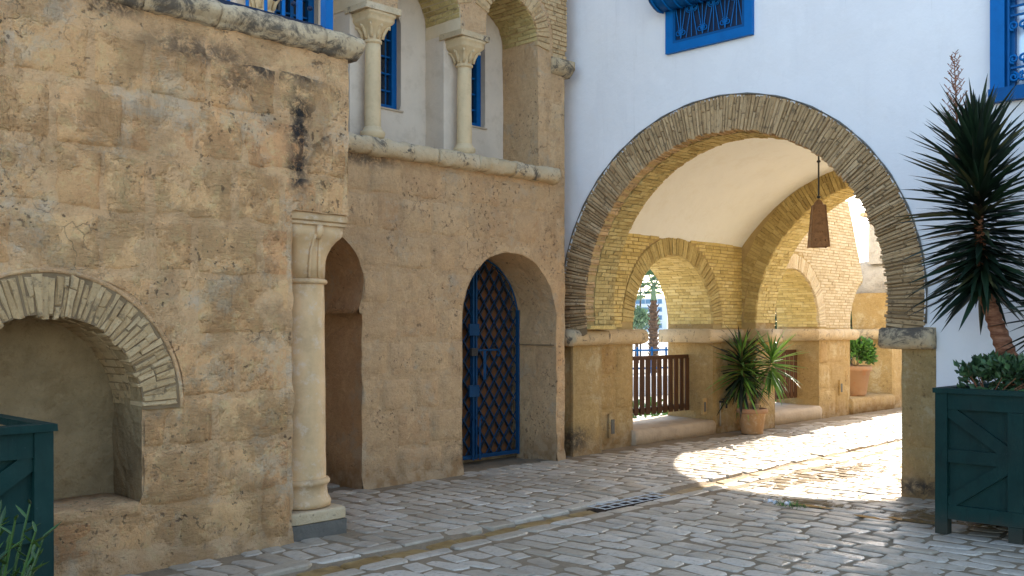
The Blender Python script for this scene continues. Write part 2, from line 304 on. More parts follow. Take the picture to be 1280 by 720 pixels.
# ---------------------------------------------------------------- mesh helpers
def wloc(o):
    p = Vector((0, 0, 0))
    while o: p += o.location; o = o.parent
    return p
class MB:
    def __init__(s): s.v = []; s.f = []; s.r = []; s.mi = []; s.cur = 0.; s.m = 0
    def add(s, vs, fs):
        b = len(s.v); s.v += [tuple(p) for p in vs]; s.r += [s.cur]*len(vs)
        for f in fs: s.f.append(tuple(i+b for i in f)); s.mi.append(s.m)
    def hexa(s, p):      # 8 corners: 0-3 bottom loop, 4-7 top loop
        s.add(p, [(0, 3, 2, 1), (4, 5, 6, 7), (0, 1, 5, 4), (1, 2, 6, 5), (2, 3, 7, 6), (3, 0, 4, 7)])
    def box(s, a, b, j=0.):
        q = lambda x, y, z: (x+random.uniform(-j, j), y+random.uniform(-j, j), z+random.uniform(-j, j))
        (x0, y0, z0), (x1, y1, z1) = a, b
        s.hexa([q(x0, y0, z0), q(x1, y0, z0), q(x1, y1, z0), q(x0, y1, z0), q(x0, y0, z1), q(x1, y0, z1), q(x1, y1, z1), q(x0, y1, z1)])
    def obox(s, c, ax, ay, az, j=0., ch=0.):   # oriented box, half axes; ch: chamfer of the -ay (front) face
        c, ax, ay, az = map(Vector, (c, ax, ay, az))
        J = lambda: Vector((random.uniform(-j, j), random.uniform(-j, j), random.uniform(-j, j)))
        back = [c+ay-ax-az+J(), c+ay+ax-az+J(), c+ay+ax+az+J(), c+ay-ax+az+J()]
        if ch:
            ly = ay.normalized()*ch; lx = ax.normalized()*ch; lz = az.normalized()*ch
            mid = [c-ay+ly-ax-az+J(), c-ay+ly+ax-az+J(), c-ay+ly+ax+az+J(), c-ay+ly-ax+az+J()]
            fr = [c-ay-ax-az+lx+lz+J(), c-ay+ax-az-lx+lz+J(), c-ay+ax+az-lx-lz+J(), c-ay-ax+az+lx-lz+J()]
            s.add(back+mid+fr, [(0, 1, 5, 4), (1, 2, 6, 5), (2, 3, 7, 6), (3, 0, 4, 7), (4, 5, 9, 8), (5, 6, 10, 9), (6, 7, 11, 10), (7, 4, 8, 11), (8, 9, 10, 11), (3, 2, 1, 0)])
        else:
            fr = [c-ay-ax-az+J(), c-ay+ax-az+J(), c-ay+ax+az+J(), c-ay-ax+az+J()]
            s.hexa(back+fr)
    def bar(s, a, b, w, t=None, n=4):
        a, b = Vector(a), Vector(b); d = (b-a); L = d.length
        if L < 1e-6: return
        d /= L; x = d.orthogonal().normalized() if abs(d.z) > .999 or n > 4 else d.cross(Vector((0, 0, 1))).normalized(); y = d.cross(x)
        t = t or w
        if n == 4: s.obox((a+b)/2, x*w/2, y*t/2, d*L/2)
        else: s.tube([a, b], [w/2, t/2 if t != w else w/2], n)
    def tube(s, pts, rs, n=8, caps=True):
        pts = [Vector(p) for p in pts]; rings = []; k = len(pts)
        if not isinstance(rs, (list, tuple)): rs = [rs]*k
        x = None
        for i in range(k):
            d = (pts[min(i+1, k-1)]-pts[max(i-1, 0)]).normalized()
            x = d.orthogonal().normalized() if x is None else (x-d*x.dot(d)).normalized()
            y = d.cross(x)
            rings.append([pts[i]+x*math.cos(2*PI*j/n)*rs[i]+y*math.sin(2*PI*j/n)*rs[i] for j in range(n)])
        vs = [p for r in rings for p in r]; fs = []
        for i in range(k-1):
            for j in range(n): fs.append((i*n+j, i*n+(j+1) % n, (i+1)*n+(j+1) % n, (i+1)*n+j))
        if caps: fs.append(tuple(range(n-1, -1, -1))); fs.append(tuple((k-1)*n+j for j in range(n)))
        s.add(vs, fs)
    def lathe(s, c, prof, n=24, ns=0., sq=None):   # prof [(r,z)]
        c = Vector(c); vs = []; fs = []
        for i, (r, z) in enumerate(prof):
            for j in range(n):
                a = 2*PI*j/n; q = 1.
                if sq: # blend circle to square
                    k = sq[i]; sqr = 1/max(abs(math.cos(a)), abs(math.sin(a))); q = 1*(1-k)+min(sqr, 1.36)*k
                rr = r*q + (noise.noise(Vector((c.x*3+math.cos(a)*1.7, math.sin(a)*1.7, z*4)))*ns if ns else 0)
                vs.append(c+Vector((math.cos(a)*rr, math.sin(a)*rr, z)))
        for i in range(len(prof)-1):
            for j in range(n): fs.append((i*n+j, i*n+(j+1) % n, (i+1)*n+(j+1) % n, (i+1)*n+j))
        fs.append(tuple(range(n-1, -1, -1))); fs.append(tuple((len(prof)-1)*n+j for j in range(n)))
        s.add(vs, fs)
    def grid(s, P, nx, ny):     # P(i,j)->point or None
        idx = {}; vs = []
        for j in range(ny+1):
            for i in range(nx+1):
                p = P(i, j)
                if p is not None: idx[i, j] = len(vs); vs.append(p)
        fs = []
        for j in range(ny):
            for i in range(nx):
                q = [(i, j), (i+1, j), (i+1, j+1), (i, j+1)]
                if all(t in idx for t in q): fs.append(tuple(idx[t] for t in q))
        s.add(vs, fs)

def link(name, mb, mat, parent=None, smooth=False, own=True, stuff=False):
    me = bpy.data.meshes.new(name)
    base = wloc(parent) if parent else Vector((0, 0, 0))
    if own and mb.v:
        n = len(mb.v); c = Vector((sum(p[0] for p in mb.v)/n, sum(p[1] for p in mb.v)/n, min(p[2] for p in mb.v)))
    else: c = base
    me.from_pydata([(p[0]-c.x, p[1]-c.y, p[2]-c.z) for p in mb.v], [], mb.f)
    mats = mat if isinstance(mat, list) else [mat]
    for m in mats: me.materials.append(m)
    if len(mats) > 1: me.polygons.foreach_set('material_index', mb.mi)
    if any(mb.r):
        a = me.attributes.new('rnd', 'FLOAT', 'POINT'); a.data.foreach_set('value', mb.r)
    if smooth: me.polygons.foreach_set('use_smooth', [True]*len(me.polygons))
    me.update()
    o = bpy.data.objects.new(name, me); C.objects.link(o)
    o.parent = parent; o.location = c-base
    if stuff: o['kind'] = 'stuff'
    return o
def inst(name, data, parent, M4):
    o = bpy.data.objects.new(name, data); C.objects.link(o); o.parent = parent
    m = M4.copy(); m.translation = M4.translation-(wloc(parent) if parent else Vector()); o.matrix_basis = m
    return o
def thing(name, loc, label, cat, group=None):
    o = bpy.data.objects.new(name, None); C.objects.link(o); o.location = loc; o.empty_display_size = .1
    return tag(o, label, cat, group)
def tag(o, label, cat, group=None):
    o['label'] = label; o['category'] = cat
    if group: o['group'] = group
    return o
def struct(name, mb, mat, smooth=False, label=None):
    o = link(name, mb, mat, None, smooth, own=False); o['kind'] = 'structure'
    if label: o['label'] = label
    return o
def nz(x, y, z, sc=1., oct=4): return noise.fractal(Vector((x*sc, y*sc, z*sc)), 1., 2., oct)

# 2-D shapes (s along the wall, z up); sdf < 0 inside the hole
def arch(cx, cz, r, a=None, b=None, z0=-1., zs=None):
    a = cx-r if a is None else a; b = cx+r if b is None else b; zs = cz if zs is None else zs
    def f(s, z):
        d1 = math.hypot(s-cx, z-cz)-r
        dx = abs(s-(a+b)/2)-(b-a)/2; dz = abs(z-(z0+zs)/2)-(zs-z0)/2
        d2 = min(max(dx, dz), 0)+math.hypot(max(dx, 0), max(dz, 0))
        return min(d1, d2)
    return f
def rect(a, b, z0, z1):
    def f(s, z):
        dx = abs(s-(a+b)/2)-(b-a)/2; dz = abs(z-(z0+z1)/2)-(z1-z0)/2
        return min(max(dx, dz), 0)+math.hypot(max(dx, 0), max(dz, 0))
    return f
def arch_outline(cx, cz, r, a=None, b=None, z0=0., zs=None, n=28):
    a = cx-r if a is None else a; b = cx+r if b is None else b; zs = cz if zs is None else zs
    t0 = math.asin(max(-1, min(1, (zs-cz)/r)))
    pts = [(b, z0), (b, zs*.35+z0*.65), (b, zs*.7+z0*.3), (b, zs-.01)]
    for i in range(n+1):
        t = t0+(PI-2*t0)*i/n; pts.append((cx+r*math.cos(t), cz+r*math.sin(t)))
    return pts+[(a, zs-.01), (a, zs*.7+z0*.3), (a, zs*.35+z0*.65), (a, z0)]
# height-field wall face with holes cut to their outline.  mp(s,z,h)->xyz, h outwards
def face(mb, xs, zs, mp, hole, hf, off=0.):
    H = (lambda s, z: min(h(s, z) for h in hole)) if hole else (lambda s, z: 9)
    nx, nz_ = len(xs)-1, len(zs)-1
    keep = [[H((xs[i]+xs[i+1])/2, (zs[j]+zs[j+1])/2) > off for i in range(nx)] for j in range(nz_)]
    vid = {}; vs = []; fs = []
    def V(i, j):
        if (i, j) in vid: return vid[i, j]
        s, z = xs[i], zs[j]
        mix = False
        if hole:
            ks = [keep[b][a] for a in (i-1, i) for b in (j-1, j) if 0 <= a < nx and 0 <= b < nz_]
            mix = not all(ks)
        if mix:
            for _ in range(4):
                d = H(s, z)-off; e = .004
                gx = (H(s+e, z)-H(s-e, z))/(2*e); gz = (H(s, z+e)-H(s, z-e))/(2*e); g = gx*gx+gz*gz
                if g < 1e-4: break
                s -= d*gx/g; z -= d*gz/g
        vs.append(mp(s, z, hf(s, z))); vid[i, j] = len(vs)-1; return vid[i, j]
    for j in range(nz_):
        for i in range(nx):
            if keep[j][i]: fs.append((V(i, j), V(i+1, j), V(i+1, j+1), V(i, j+1)))
    mb.add(vs, fs)
def lin(a, b, st): n = max(1, round((b-a)/st)); return [a+(b-a)*i/n for i in range(n+1)]
def warp(s, z):
    p = Vector((s*4.5, 3.1, z*4.5)); q = Vector((s*19, 7.7, z*19))
    return s+.014*noise.noise(p)+.006*noise.noise(q), z+.014*noise.noise(p+Vector((9, 9, 9)))+.006*noise.noise(q+Vector((5, 5, 5)))
def MVW(v):
    def f(s, z, h):
        a, b = warp(s, z); return (a, v-h, b)
    return f
MV = lambda v: (lambda s, z, h: (s, v-h, z))       # wall in plane y=v facing -y
MU = lambda u: (lambda s, z, h: (u-h, s, z))       # wall in plane x=u facing -x
def reveal(mb, pts, mp, d0, d1, nd=6, amp=.01, close=False, sc=4.):
    # sweep the outline inward from depth d0 to d1 (negative h)
    fine = []
    for k in range(len(pts)-1):
        (a, b), (c, d) = pts[k], pts[k+1]; m = max(1, int(math.hypot(c-a, d-b)/.12))
        for q in range(m): fine.append((a+(c-a)*q/m, b+(d-b)*q/m))
    fine.append(pts[-1]); n = len(fine)
    cx = sum(p[0] for p in fine)/n; cz = sum(p[1] for p in fine)/n
    def P(i, j):
        s, z = fine[i]; t = j/nd; h = -(d0+(d1-d0)*t)
        if 0 < j: 
            k = amp*nz(s, z, h, sc); l = math.hypot(s-cx, z-cz) or 1
            s += (s-cx)/l*k; z += (z-cz)/l*k
        return mp(s, z, h)
    mb.grid(P, n-1, nd)
# one squared stone as a soft-edged height-field patch
def block_patch(mb, a, b, z0, z1, mp, hole, proud, seed, bite=.012):
    w, h = b-a, z1-z0
    e1, e2 = min(.012, w*.1), min(.035, w*.2)
    xs = [a, a+e1, a+e2]+[a+e2+(w-2*e2)*k/max(2, int(w/.09)) for k in range(1, max(2, int(w/.09)))]+[b-e2, b-e1, b]
    e1, e2 = min(.012, h*.1), min(.035, h*.2)
    zs = [z0, z0+e1, z0+e2]+[z0+e2+(h-2*e2)*k/max(2, int(h/.09)) for k in range(1, max(2, int(h/.09)))]+[z1-e2, z1-e1, z1]
    def hf(s, z):
        d = min(s-a, b-s, z-z0, z1-z)+.012*noise.noise(Vector((s*9+seed, z*9, seed)))
        t = max(0, min(1, (d+.004)/.034)); t = t*t*(3-2*t)
        k = proud*(.55+.9*noise.noise(Vector((s*2.3, z*2.3, seed*3.1))))+.007*noise.noise(Vector((s*9, z*9, seed)))+.004*noise.noise(Vector((s*22, z*22, seed)))
        return -.02+(k+.02)*t
    def mp2(s, z, h):
        dx = .012*noise.noise(Vector((z*7, seed, 2.))) ; dz = .012*noise.noise(Vector((s*7, seed, 9.)))
        return mp(s+dx, z+dz, h)
    face(mb, xs, zs, mp2, hole, hf, off=bite)
def ashlar(parent, s0, s1, courses, mp, hole, proud, mat, wr=(.32, .62), name='stone', joint=.014, skip=None, seed=0):
    rs = random.Random(seed); n = 0
    for z0, z1 in courses:
        s = s0-rs.uniform(0, .1)
        while s < s1-.04:
            wd = rs.uniform(*wr); e = min(s+wd, s1)
            if s1-e < .15: e = s1
            a, b = max(s, s0)+joint/2, e-joint/2
            jz = rs.uniform(-.008, .008)
            if b-a > .06 and not (skip and skip((a+b)/2, (z0+z1)/2)):
                mb = MB(); mb.cur = rs.random()
                block_patch(mb, a, b, z0+joint/2+jz, z1-joint/2+jz, mp, hole, proud*rs.uniform(.5, 1.3), rs.uniform(0, 50))
                if mb.f: link(name, mb, mat, parent, smooth=True); n += 1
            s = e
    return n
# arch ring of radial bricks, each an object
def ring(parent, cx, cz, ri, ro, mp, h, depth, mat, t0, t1, th=.05, name='brick', jr=.01, seed=1, j=.003, gap=.006, smoothch=.006, stuff=None, split=0.):
    rs = random.Random(seed); rm = (ri+ro)/2; t = t0; n = 0
    while t < t1:
        wd = th*rs.uniform(.72, 1.32)/rm
        if t+wd > t1+.3*wd: break
        tm = t+wd/2; a = ri+rs.uniform(-jr, jr); b = ro+rs.uniform(-jr, jr); off = rs.uniform(-.010, .006)
        pieces = [(a, b)]
        if rs.random() < split:
            m = a+(b-a)*rs.choice((.33, .5, .62, .7))*rs.uniform(.9, 1.1); pieces = [(a, m-gap*.35), (m+gap*.35, b)]
        tilt = rs.uniform(-.045, .045)
        for (p, q_) in pieces:
            c = Vector(mp(cx+math.cos(tm)*(p+q_)/2, cz+math.sin(tm)*(p+q_)/2, h-depth/2+off+rs.uniform(-.004, .004)))
            rad = (Vector(mp(math.cos(tm), math.sin(tm), 0))-Vector(mp(0, 0, 0))).normalized(); tan = (Vector(mp(-math.sin(tm), math.cos(tm), 0))-Vector(mp(0, 0, 0))).normalized()
            tan = tan+rad*tilt; inn = (Vector(mp(0, 0, -1))-Vector(mp(0, 0, 0))).normalized()
            mb = stuff if stuff is not None else MB(); mb.cur = rs.random()
            g = gap*rs.uniform(.6, 1.5); hw_i = (wd*p-g)/2; hw_o = (wd*q_-g)/2; L = (q_-p)/2
            q = lambda r, k, d: c+rad*r+tan*k+inn*d+Vector((rs.uniform(-j, j), rs.uniform(-j, j), rs.uniform(-j, j)))
            D = depth/2; ch = smoothch
            back = [q(-L, -hw_i, D), q(L, -hw_o, D), q(L, hw_o, D), q(-L, hw_i, D)]
            mid = [q(-L, -hw_i, -D+ch), q(L, -hw_o, -D+ch), q(L, hw_o, -D+ch), q(-L, hw_i, -D+ch)]
            ci = min(ch, hw_i*.5)
            fr = [q(-L+ch, -hw_i+ci, -D), q(L-ch, -hw_o+ci, -D), q(L-ch, hw_o-ci, -D), q(-L+ch, hw_i-ci, -D)]
            mb.add(back+mid+fr, [(0, 1, 5, 4), (1, 2, 6, 5), (2, 3, 7, 6), (3, 0, 4, 7), (4, 5, 9, 8), (5, 6, 10, 9), (6, 7, 11, 10), (7, 4, 8, 11), (8, 9, 10, 11), (3, 2, 1, 0)])
            if stuff is None: link(name, mb, mat, parent)
            n += 1
        t += wd
    return n
# intrados bricks: rows along the arc running into the depth
def soffit_bricks(mb, cx, cz, r, mp, h0, h1, t0, t1, th=.05, bl=.2, seed=3, straight=()):
    rs = random.Random(seed)
    rows = []
    t = t0
    while t < t1-.3*th/r:
        wd = th*rs.uniform(.9, 1.1)/r; tm = t+wd/2
        rows.append((cx+r*math.cos(tm), cz+r*math.sin(tm), math.cos(tm), math.sin(tm), wd*r)); t += wd
    for (s, za, zb, sign) in straight:
        z = za
        while z < zb: rows.append((s, z+th/2, sign, 0., th)); z += th
    o = Vector(mp(0, 0, 0)); inn = Vector(mp(0, 0, -1))-o
    for k, (s, z, cs, sn, w_) in enumerate(rows):
        h = h0-rs.uniform(0, bl)*(k % 2)
        rad = Vector(mp(cs, sn, 0))-o; tan = Vector(mp(-sn, cs, 0))-o
        a = h0
        while a > h1+.02:
            b = max(h1, a-bl*rs.uniform(.85, 1.1)) if a != h0 or k % 2 == 0 else max(h1, a-bl*rs.uniform(.4, .6))
            pr = rs.uniform(.004, .014); mb.cur = rs.random()
            c = Vector(mp(s, z, (a+b)/2))+rad*(.03-pr)
            mb.obox(c, inn*((a-b)/2-.004), rad*.03, tan*(w_/2-.004), j=.0025)
            a = b
# coursed bricks on a wall, holes cut row by row
def wall_bricks(mb, s0, s1, z0, z1, mp, discs, bl=.2, th=.052, seed=5, top=None):
    rs = random.Random(seed); z = z0; k = 0
    o = Vector(mp(0, 0, 0)); S_ = Vector(mp(1, 0, 0))-o; Z_ = Vector(mp(0, 1, 0))-o; I_ = Vector(mp(0, 0, -1))-o
    while z < z1-.01:
        zz = min(z+th, z1); zm = (z+zz)/2
        e = s1 if top is None else min(s1, top(zm))
        segs = [(s0, e)]
        for (cx, cz, r, zb) in discs:
            if zm < cz and zm > zb: hw = r
            else:
                dz = min(abs(z-cz), abs(zz-cz)); 
                if dz >= r or zm <= zb: continue
                hw = math.sqrt(r*r-dz*dz)
            ns = []
            for a, b in segs:
                if b <= cx-hw or a >= cx+hw: ns.append((a, b)); continue
                if a < cx-hw: ns.append((a, cx-hw))
                if b > cx+hw: ns.append((cx+hw, b))
            segs = ns
        for a, b in segs:
            s = a-(bl*.5 if k % 2 else 0)-rs.uniform(0, .04)
            while s < b-.01:
                t = s+bl*rs.uniform(.85, 1.12); p, q = max(s, a)+.005, min(t, b)-.005
                if q-p > .02:
                    mb.cur = rs.random(); pr = rs.uniform(.006, .016)
                    mb.obox(o+S_*((p+q)/2)+Z_*zm+I_*(.02-pr), S_*((q-p)/2), I_*.02, Z_*((zz-z)/2-.005), j=.0025, ch=.003)
                s = t
        z = zz; k += 1
# rough moulding swept along s, profile in (h,z)
def ledge(mb, s0, s1, prof, mp, n=24, amp=.012, seed=0., sc=5.):
    m = len(prof); vs = []; fs = []
    for i in range(n+1):
        s = s0+(s1-s0)*i/n
        for k, (h, z) in enumerate(prof):
            a = amp*nz(s+seed, h*2, z*2, sc); b = amp*nz(s, h*2+7, z*2+seed, sc)
            vs.append(mp(s+(.01*nz(h*3, z*3, seed, 6) if i in (0, n) else 0), z+b, h+a if h > .005 else h))
    for i in range(n):
        for k in range(m): fs.append((i*m+k, (i+1)*m+k, (i+1)*m+(k+1) % m, i*m+(k+1) % m))
    fs.append(tuple(range(m))); fs.append(tuple(n*m+k for k in range(m-1, -1, -1)))
    mb.add(vs, fs)

# ================================================================ SETTING: ground and pavement
mb = MB(); mb.grid(lambda i, j: (-1500+3000*i/6, -1500+3000*j/6, -.14), 6, 6)
struct('ground', mb, M['ground'])
def chan(u): return 5.44+.026*(u-4)
WB = (-.6, 26., -5., 8.12)
mb = MB()
xs = lin(WB[0], WB[1], .09); ys = lin(WB[2], WB[3], .09)
mb.grid(lambda i, j: (xs[i], ys[j], -.0075+.005*nz(xs[i], ys[j], 0, 1.7, 3)-(.03 if abs(ys[j]-chan(xs[i])) < .13 else 0)), len(xs)-1, len(ys)-1)
xs2 = lin(3.9, 9.3, .1); mb.grid(lambda i, j: (xs2[i], 8.12+.9*j/8, -.028), len(xs2)-1, 8)
pav = struct('pavement', mb, M['bed'], True)
def vis(u, v, m=.12, z=0):
    D = u*fwd.x+v*fwd.y
    if D < .8: return False
    a = (u*rgt.x+v*rgt.y)/D; b = (1.6-z)/D
    return abs(a) < .5246+m and b < .2541+m
def stone_geo(mb, c, hu, hv, rot, top, rs):
    # footprint with knocked-off corners
    pts = []
    ca, sa = math.cos(rot), math.sin(rot)
    k = rs.uniform(.22, .5)*min(hu, hv); sk = rs.uniform(-.03, .03)
    base = [(hu, -hv+k), (hu, hv-k), (hu-k, hv), (-hu+k, hv), (-hu, hv-k), (-hu, -hv+k), (-hu+k, -hv), (hu-k, -hv)]
    base = [(x+rs.uniform(-.012, .012)+sk*y/hv, y+rs.uniform(-.014, .014)) for x, y in base]
    def ring_(sc, z, jz=0.): return [(c[0]+(x*ca-y*sa)*(1-sc/hu), c[1]+(x*sa+y*ca)*(1-sc/hv), z+rs.uniform(-jz, jz)) for x, y in base]
    tl, tm = rs.uniform(-.004, .004), rs.uniform(-.004, .004)
    T = lambda ps: [(x, y, z+tl*(x-c[0])/.15+tm*(y-c[1])/.25) for x, y, z in ps]
    vs = ring_(0, -.05)+T(ring_(.002, top-.012))+T(ring_(.011, top-.003, .0015))+T(ring_(.032, top, .002))+[(c[0], c[1], top+.001)]
    fs = []
    for r in range(3):
        for i in range(8): fs.append((r*8+i, r*8+(i+1) % 8, (r+1)*8+(i+1) % 8, (r+1)*8+i))
    for i in range(8): fs.append((24+i, 24+(i+1) % 8, 32))
    mb.add(vs, fs)
rs = random.Random(11); cells = []
def put(u, v, hu, hv, rot, top, kind=0):
    if vis(u, v, .16): cells.append((u*fwd.x+v*fwd.y, u, v, hu, hv, rot, top, kind))
u = 1.2
while u < 24:
    pw = .178*rs.uniform(.93, 1.08)
    for side in (0, 1):
        lo, hi = ((-4.8, chan(u)-.115-.17) if side == 0 else (chan(u)+.115+.17, 7.95))
        v = hi if side == 0 else lo
        if side == 0: v -= rs.uniform(0, .1)
        while (v > lo) if side == 0 else (v < hi):
            L = rs.uniform(.25, .37)
            if rs.random() < .1: L *= .62
            if side == 1 and v+L > hi: L = hi-v
            c = v-L/2 if side == 0 else v+L/2
            blocked = (c > 6.2 and u < 4.15) or (c > 6.2 and u < 4.68 and c < 6.9) or (c > 7.75 and (5.84 < u < 7.33 or u > 8.76))
            if L > .07 and not blocked:
                # rows wander a little
                du = .035*noise.noise(Vector((u*.4, c*.55, 3.3)))+.02*noise.noise(Vector((u*1.1, c*1.2, 1.3)))
                put(u+du+rs.uniform(-.006, .006), c, pw/2-.0095, L/2-.0095, rs.gauss(0, .035)+.06*noise.noise(Vector((u*.5, c*.5, 8))), rs.gauss(0, .0015)+.001)
            v += -L if side == 0 else L
    u += pw
for sgn in (-1, 1):      # stretchers lining the channel
    u = 1.2
    while u < 24:
        L = rs.uniform(.30, .46); c = u+L/2
        put(c, chan(c)+sgn*(.115+.085), L/2-.010, .077+rs.uniform(-.008, .006), .026+rs.gauss(0, .02), rs.gauss(.002, .004)); u += L
u = 1.2
while u < 24:
    L = rs.uniform(.28, .42); c = u+L/2
    if not 6.72 < c < 7.78: put(c, chan(c), L/2-.006, .1, .026, -.026+rs.gauss(0, .003), 1)
    u += L
for uu in lin(4.1, 5.8, .36): put(uu+.15, 8.3, .15, .1, 0, 0)
cells.sort(key=lambda t: t[0])
mbs = {0: MB(), 1: MB()}
for i, (D, u, v, hu, hv, rot, top, kind) in enumerate(cells):
    near = i < 300
    mb = MB() if near else mbs[kind]
    mb.cur = rs.random(); stone_geo(mb, (u, v), hu, hv, rot, top, rs)
    if near: link('paving_stone' if kind == 0 else 'channel_stone', mb, M['paver'] if kind == 0 else M['channel'], pav)
link('paving_stones', mbs[0], M['paver'], pav, own=False, stuff=True)
link('channel_stones', mbs[1], M['channel'], pav, own=False, stuff=True)

# ================================================================ LEFT STONE BUILDING
NC, NZ, NRI, NRO = 2.32, 1.08, .60, .875
left = thing('stone_building', (1.5, 6.25, 0), 'sand-coloured stone block building with arched wall niche at the left', 'building')
mp = MVW(6.25)
hole_n = arch(NC, NZ, NRI, z0=.44); hole_c = rect(4.08, 6, -1, 2.48)
mb = MB()
def hleft(s, z):
    e = 0
    if z < .16: e = .03*(1-z/.16)
    return .001+.013*nz(s, 0, z, 2.1, 3)+.007*nz(s, 3, z, 8, 3)+e
face(mb, lin(-1.2, 4.59, .045), lin(-.06, 3.76, .045), lambda s, z, h: (warp(s, z)[0]+(.018*noise.noise(Vector((0, 1, z*8))) if s > 3.9 else 0), 6.25-h, warp(s, z)[1]), [hole_n, hole_c], hleft)
nl = len(mb.v)
# returns and soffit behind the column
mb.grid(lambda i, j: (4.08+.012*noise.noise(Vector((0, 1, (-.06+2.54*j/50)*8)))+(.01*nz(i, j, 0, .3) if i else 0), 6.25+1.6*i/8, -.06+2.54*j/50), 8, 50)
mb.grid(lambda i, j: (4.08+.51*i/6, 6.25+1.6*j/8, 2.48), 6, 8)
mb.grid(lambda i, j: (4.59, 6.25+1.6*i/8, 2.48+1.28*j/20), 8, 20)
link('wall', mb, M['mortar_left'], left, True)
def nskip(s, z): return math.hypot(s-NC, z-NZ) < NRO-.02 and z > NZ
hole_nb = lambda s, z: min(math.hypot(s-NC, z-NZ)-NRO-.02 if z > NZ-.03 else 9, hole_n(s, z))
courses = [(.03, .40), (.40, .78), (.78, 1.13), (1.13, 1.53), (1.53, 1.96), (1.96, 2.34), (2.34, 2.75), (2.75, 3.14), (3.14, 3.52)]
for k, c in enumerate(courses):
    ashlar(left, -.4 if k < 8 else -.4, 4.07 if c[1] < 2.5 else 4.58, [c], mp, [hole_nb, hole_c] if c[0] < 2.48 else [hole_nb], .019, M['stone_left'], (.30, .68), seed=20+k)
# niche
ol = arch_outline(NC, NZ, NRI, z0=.44); ol = ol+[(NC-NRI+1.2*k/6, .44) for k in range(0, 7)]
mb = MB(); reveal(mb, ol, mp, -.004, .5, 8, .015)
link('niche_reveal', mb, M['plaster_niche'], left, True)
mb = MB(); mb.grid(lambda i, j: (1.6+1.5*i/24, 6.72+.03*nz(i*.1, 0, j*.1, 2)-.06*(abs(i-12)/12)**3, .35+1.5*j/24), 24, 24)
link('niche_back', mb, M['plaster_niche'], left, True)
mb = MB(); ledge(mb, 1.7, 2.915, [(.004, .37), (.012, .40), (.010, .435), (-.012, .45), (-.3, .457), (-.47, .457), (-.47, .37)], mp, 26, .009)
link('niche_sill', mb, M['mortar_left'], left, True)
ring(left, NC, NZ, NRI-.005, NRO-.03, mp, .03, .16, M['brick_niche'], 0, PI, .040, seed=4, jr=.014, j=.007, gap=.004, smoothch=.009, split=.7)
mb = MB(); mb.tube([(NC+math.cos(t)*(NRO+.0), 6.235, NZ+math.sin(t)*(NRO+.0)) for t in lin(-.02, PI, .06)], .016, 6)
link('arch_rim', mb, M['mortar_left'], left, True)
mb = MB(); face(mb, lin(NC-.95, NC+.95, .05), lin(NZ-.02, NZ+.95, .05), mp, [hole_n, lambda s, z: NRO-math.hypot(s-NC, z-NZ)], lambda s, z: .016+.006*nz(s, 1, z, 9))
link('arch_mortar', mb, M['mortar_dark'], left, True)
mb = MB(); soffit_bricks(mb, NC, NZ, NRI, mp, -.12, -.46, 0, PI, .055, .2, 9)
link('soffit_bricks', mb, M['brick_niche'], left, own=False, stuff=True)
# cornice roll
prof = [(0, 3.70), (.045, 3.715)]+[(.02+.085*math.cos(t), 3.805+.085*math.sin(t)) for t in lin(-1.2, 1.9, .3)]+[(-.25, 3.895), (-.25, 3.70)]
seg = -1.2; k = 0
while seg < 4.60:
    e = min(seg+random.uniform(.5, .95), 4.68); e = 4.68 if 4.68-e < .2 else e
    mb = MB(); mb.cur = random.random(); ledge(mb, seg+.004, e-.004, prof, mp, 22, .014, seed=k*3.7, sc=7); link('cornice_stone', mb, M['ledge_dark'], left, True); seg = e; k += 1
mb = MB(); mb.box((-1.2, 6.5, 3.72), (4.60, 7.86, 3.86)); link('balcony_floor', mb, M['sill'], left)

# marble corner column
colm = thing('marble_column', (4.34, 6.53, 0), 'ivory marble column with carved capital at the corner of the stone building', 'column')
mb = MB(); mb.box((4.085, 6.275, -.03), (4.595, 6.79, .105), .006); link('plinth_block', mb, M['dark_stone'], colm)
mb = MB()
mb.lathe((4.343, 6.533, 0), [(.245, .105), (.262, .115), (.264, .185), (.255, .20), (.20, .203)], 40, .012, [1, 1, 1, 1, .6])
link('plinth', mb, M['ledge'], colm)
mb = MB(); mb.lathe((4.343, 6.533, 0), [(.20, .203), (.232, .215), (.238, .245), (.225, .275), (.212, .29), (.205, .34), (.208, .375), (.222, .385), (.228, .405), (.218, .425), (.197, .43)], 36)
link('base', mb, M['marble'], colm, True)
mb = MB(); mb.lathe((4.343, 6.533, 0), [(.196, .425)]+[(.196-.012*k/14+.0015*math.sin(k*2.2), .43+1.51*k/14) for k in range(15)]+[(.184, 1.945)], 36, .004)
link('shaft', mb, M['marble'], colm, True)
mb = MB(); mb.lathe((4.343, 6.533, 0), [(.18, 1.94), (.20, 1.945), (.209, 1.962), (.20, 1.98), (.182, 1.985)], 36); link('neck_ring', mb, M['marble'], colm, True)
mb = MB(); mb.lathe((4.343, 6.533, 0), [(.18, 1.98), (.182, 2.1), (.188, 2.17), (.20, 2.23), (.217, 2.275), (.236, 2.305), (.243, 2.33), (.243, 2.385), (.235, 2.39)], 48, 0, [0, .1, .3, .55, .8, .95, 1, 1, 1])
link('capital', mb, M['marble'], colm, True)
mb = MB()
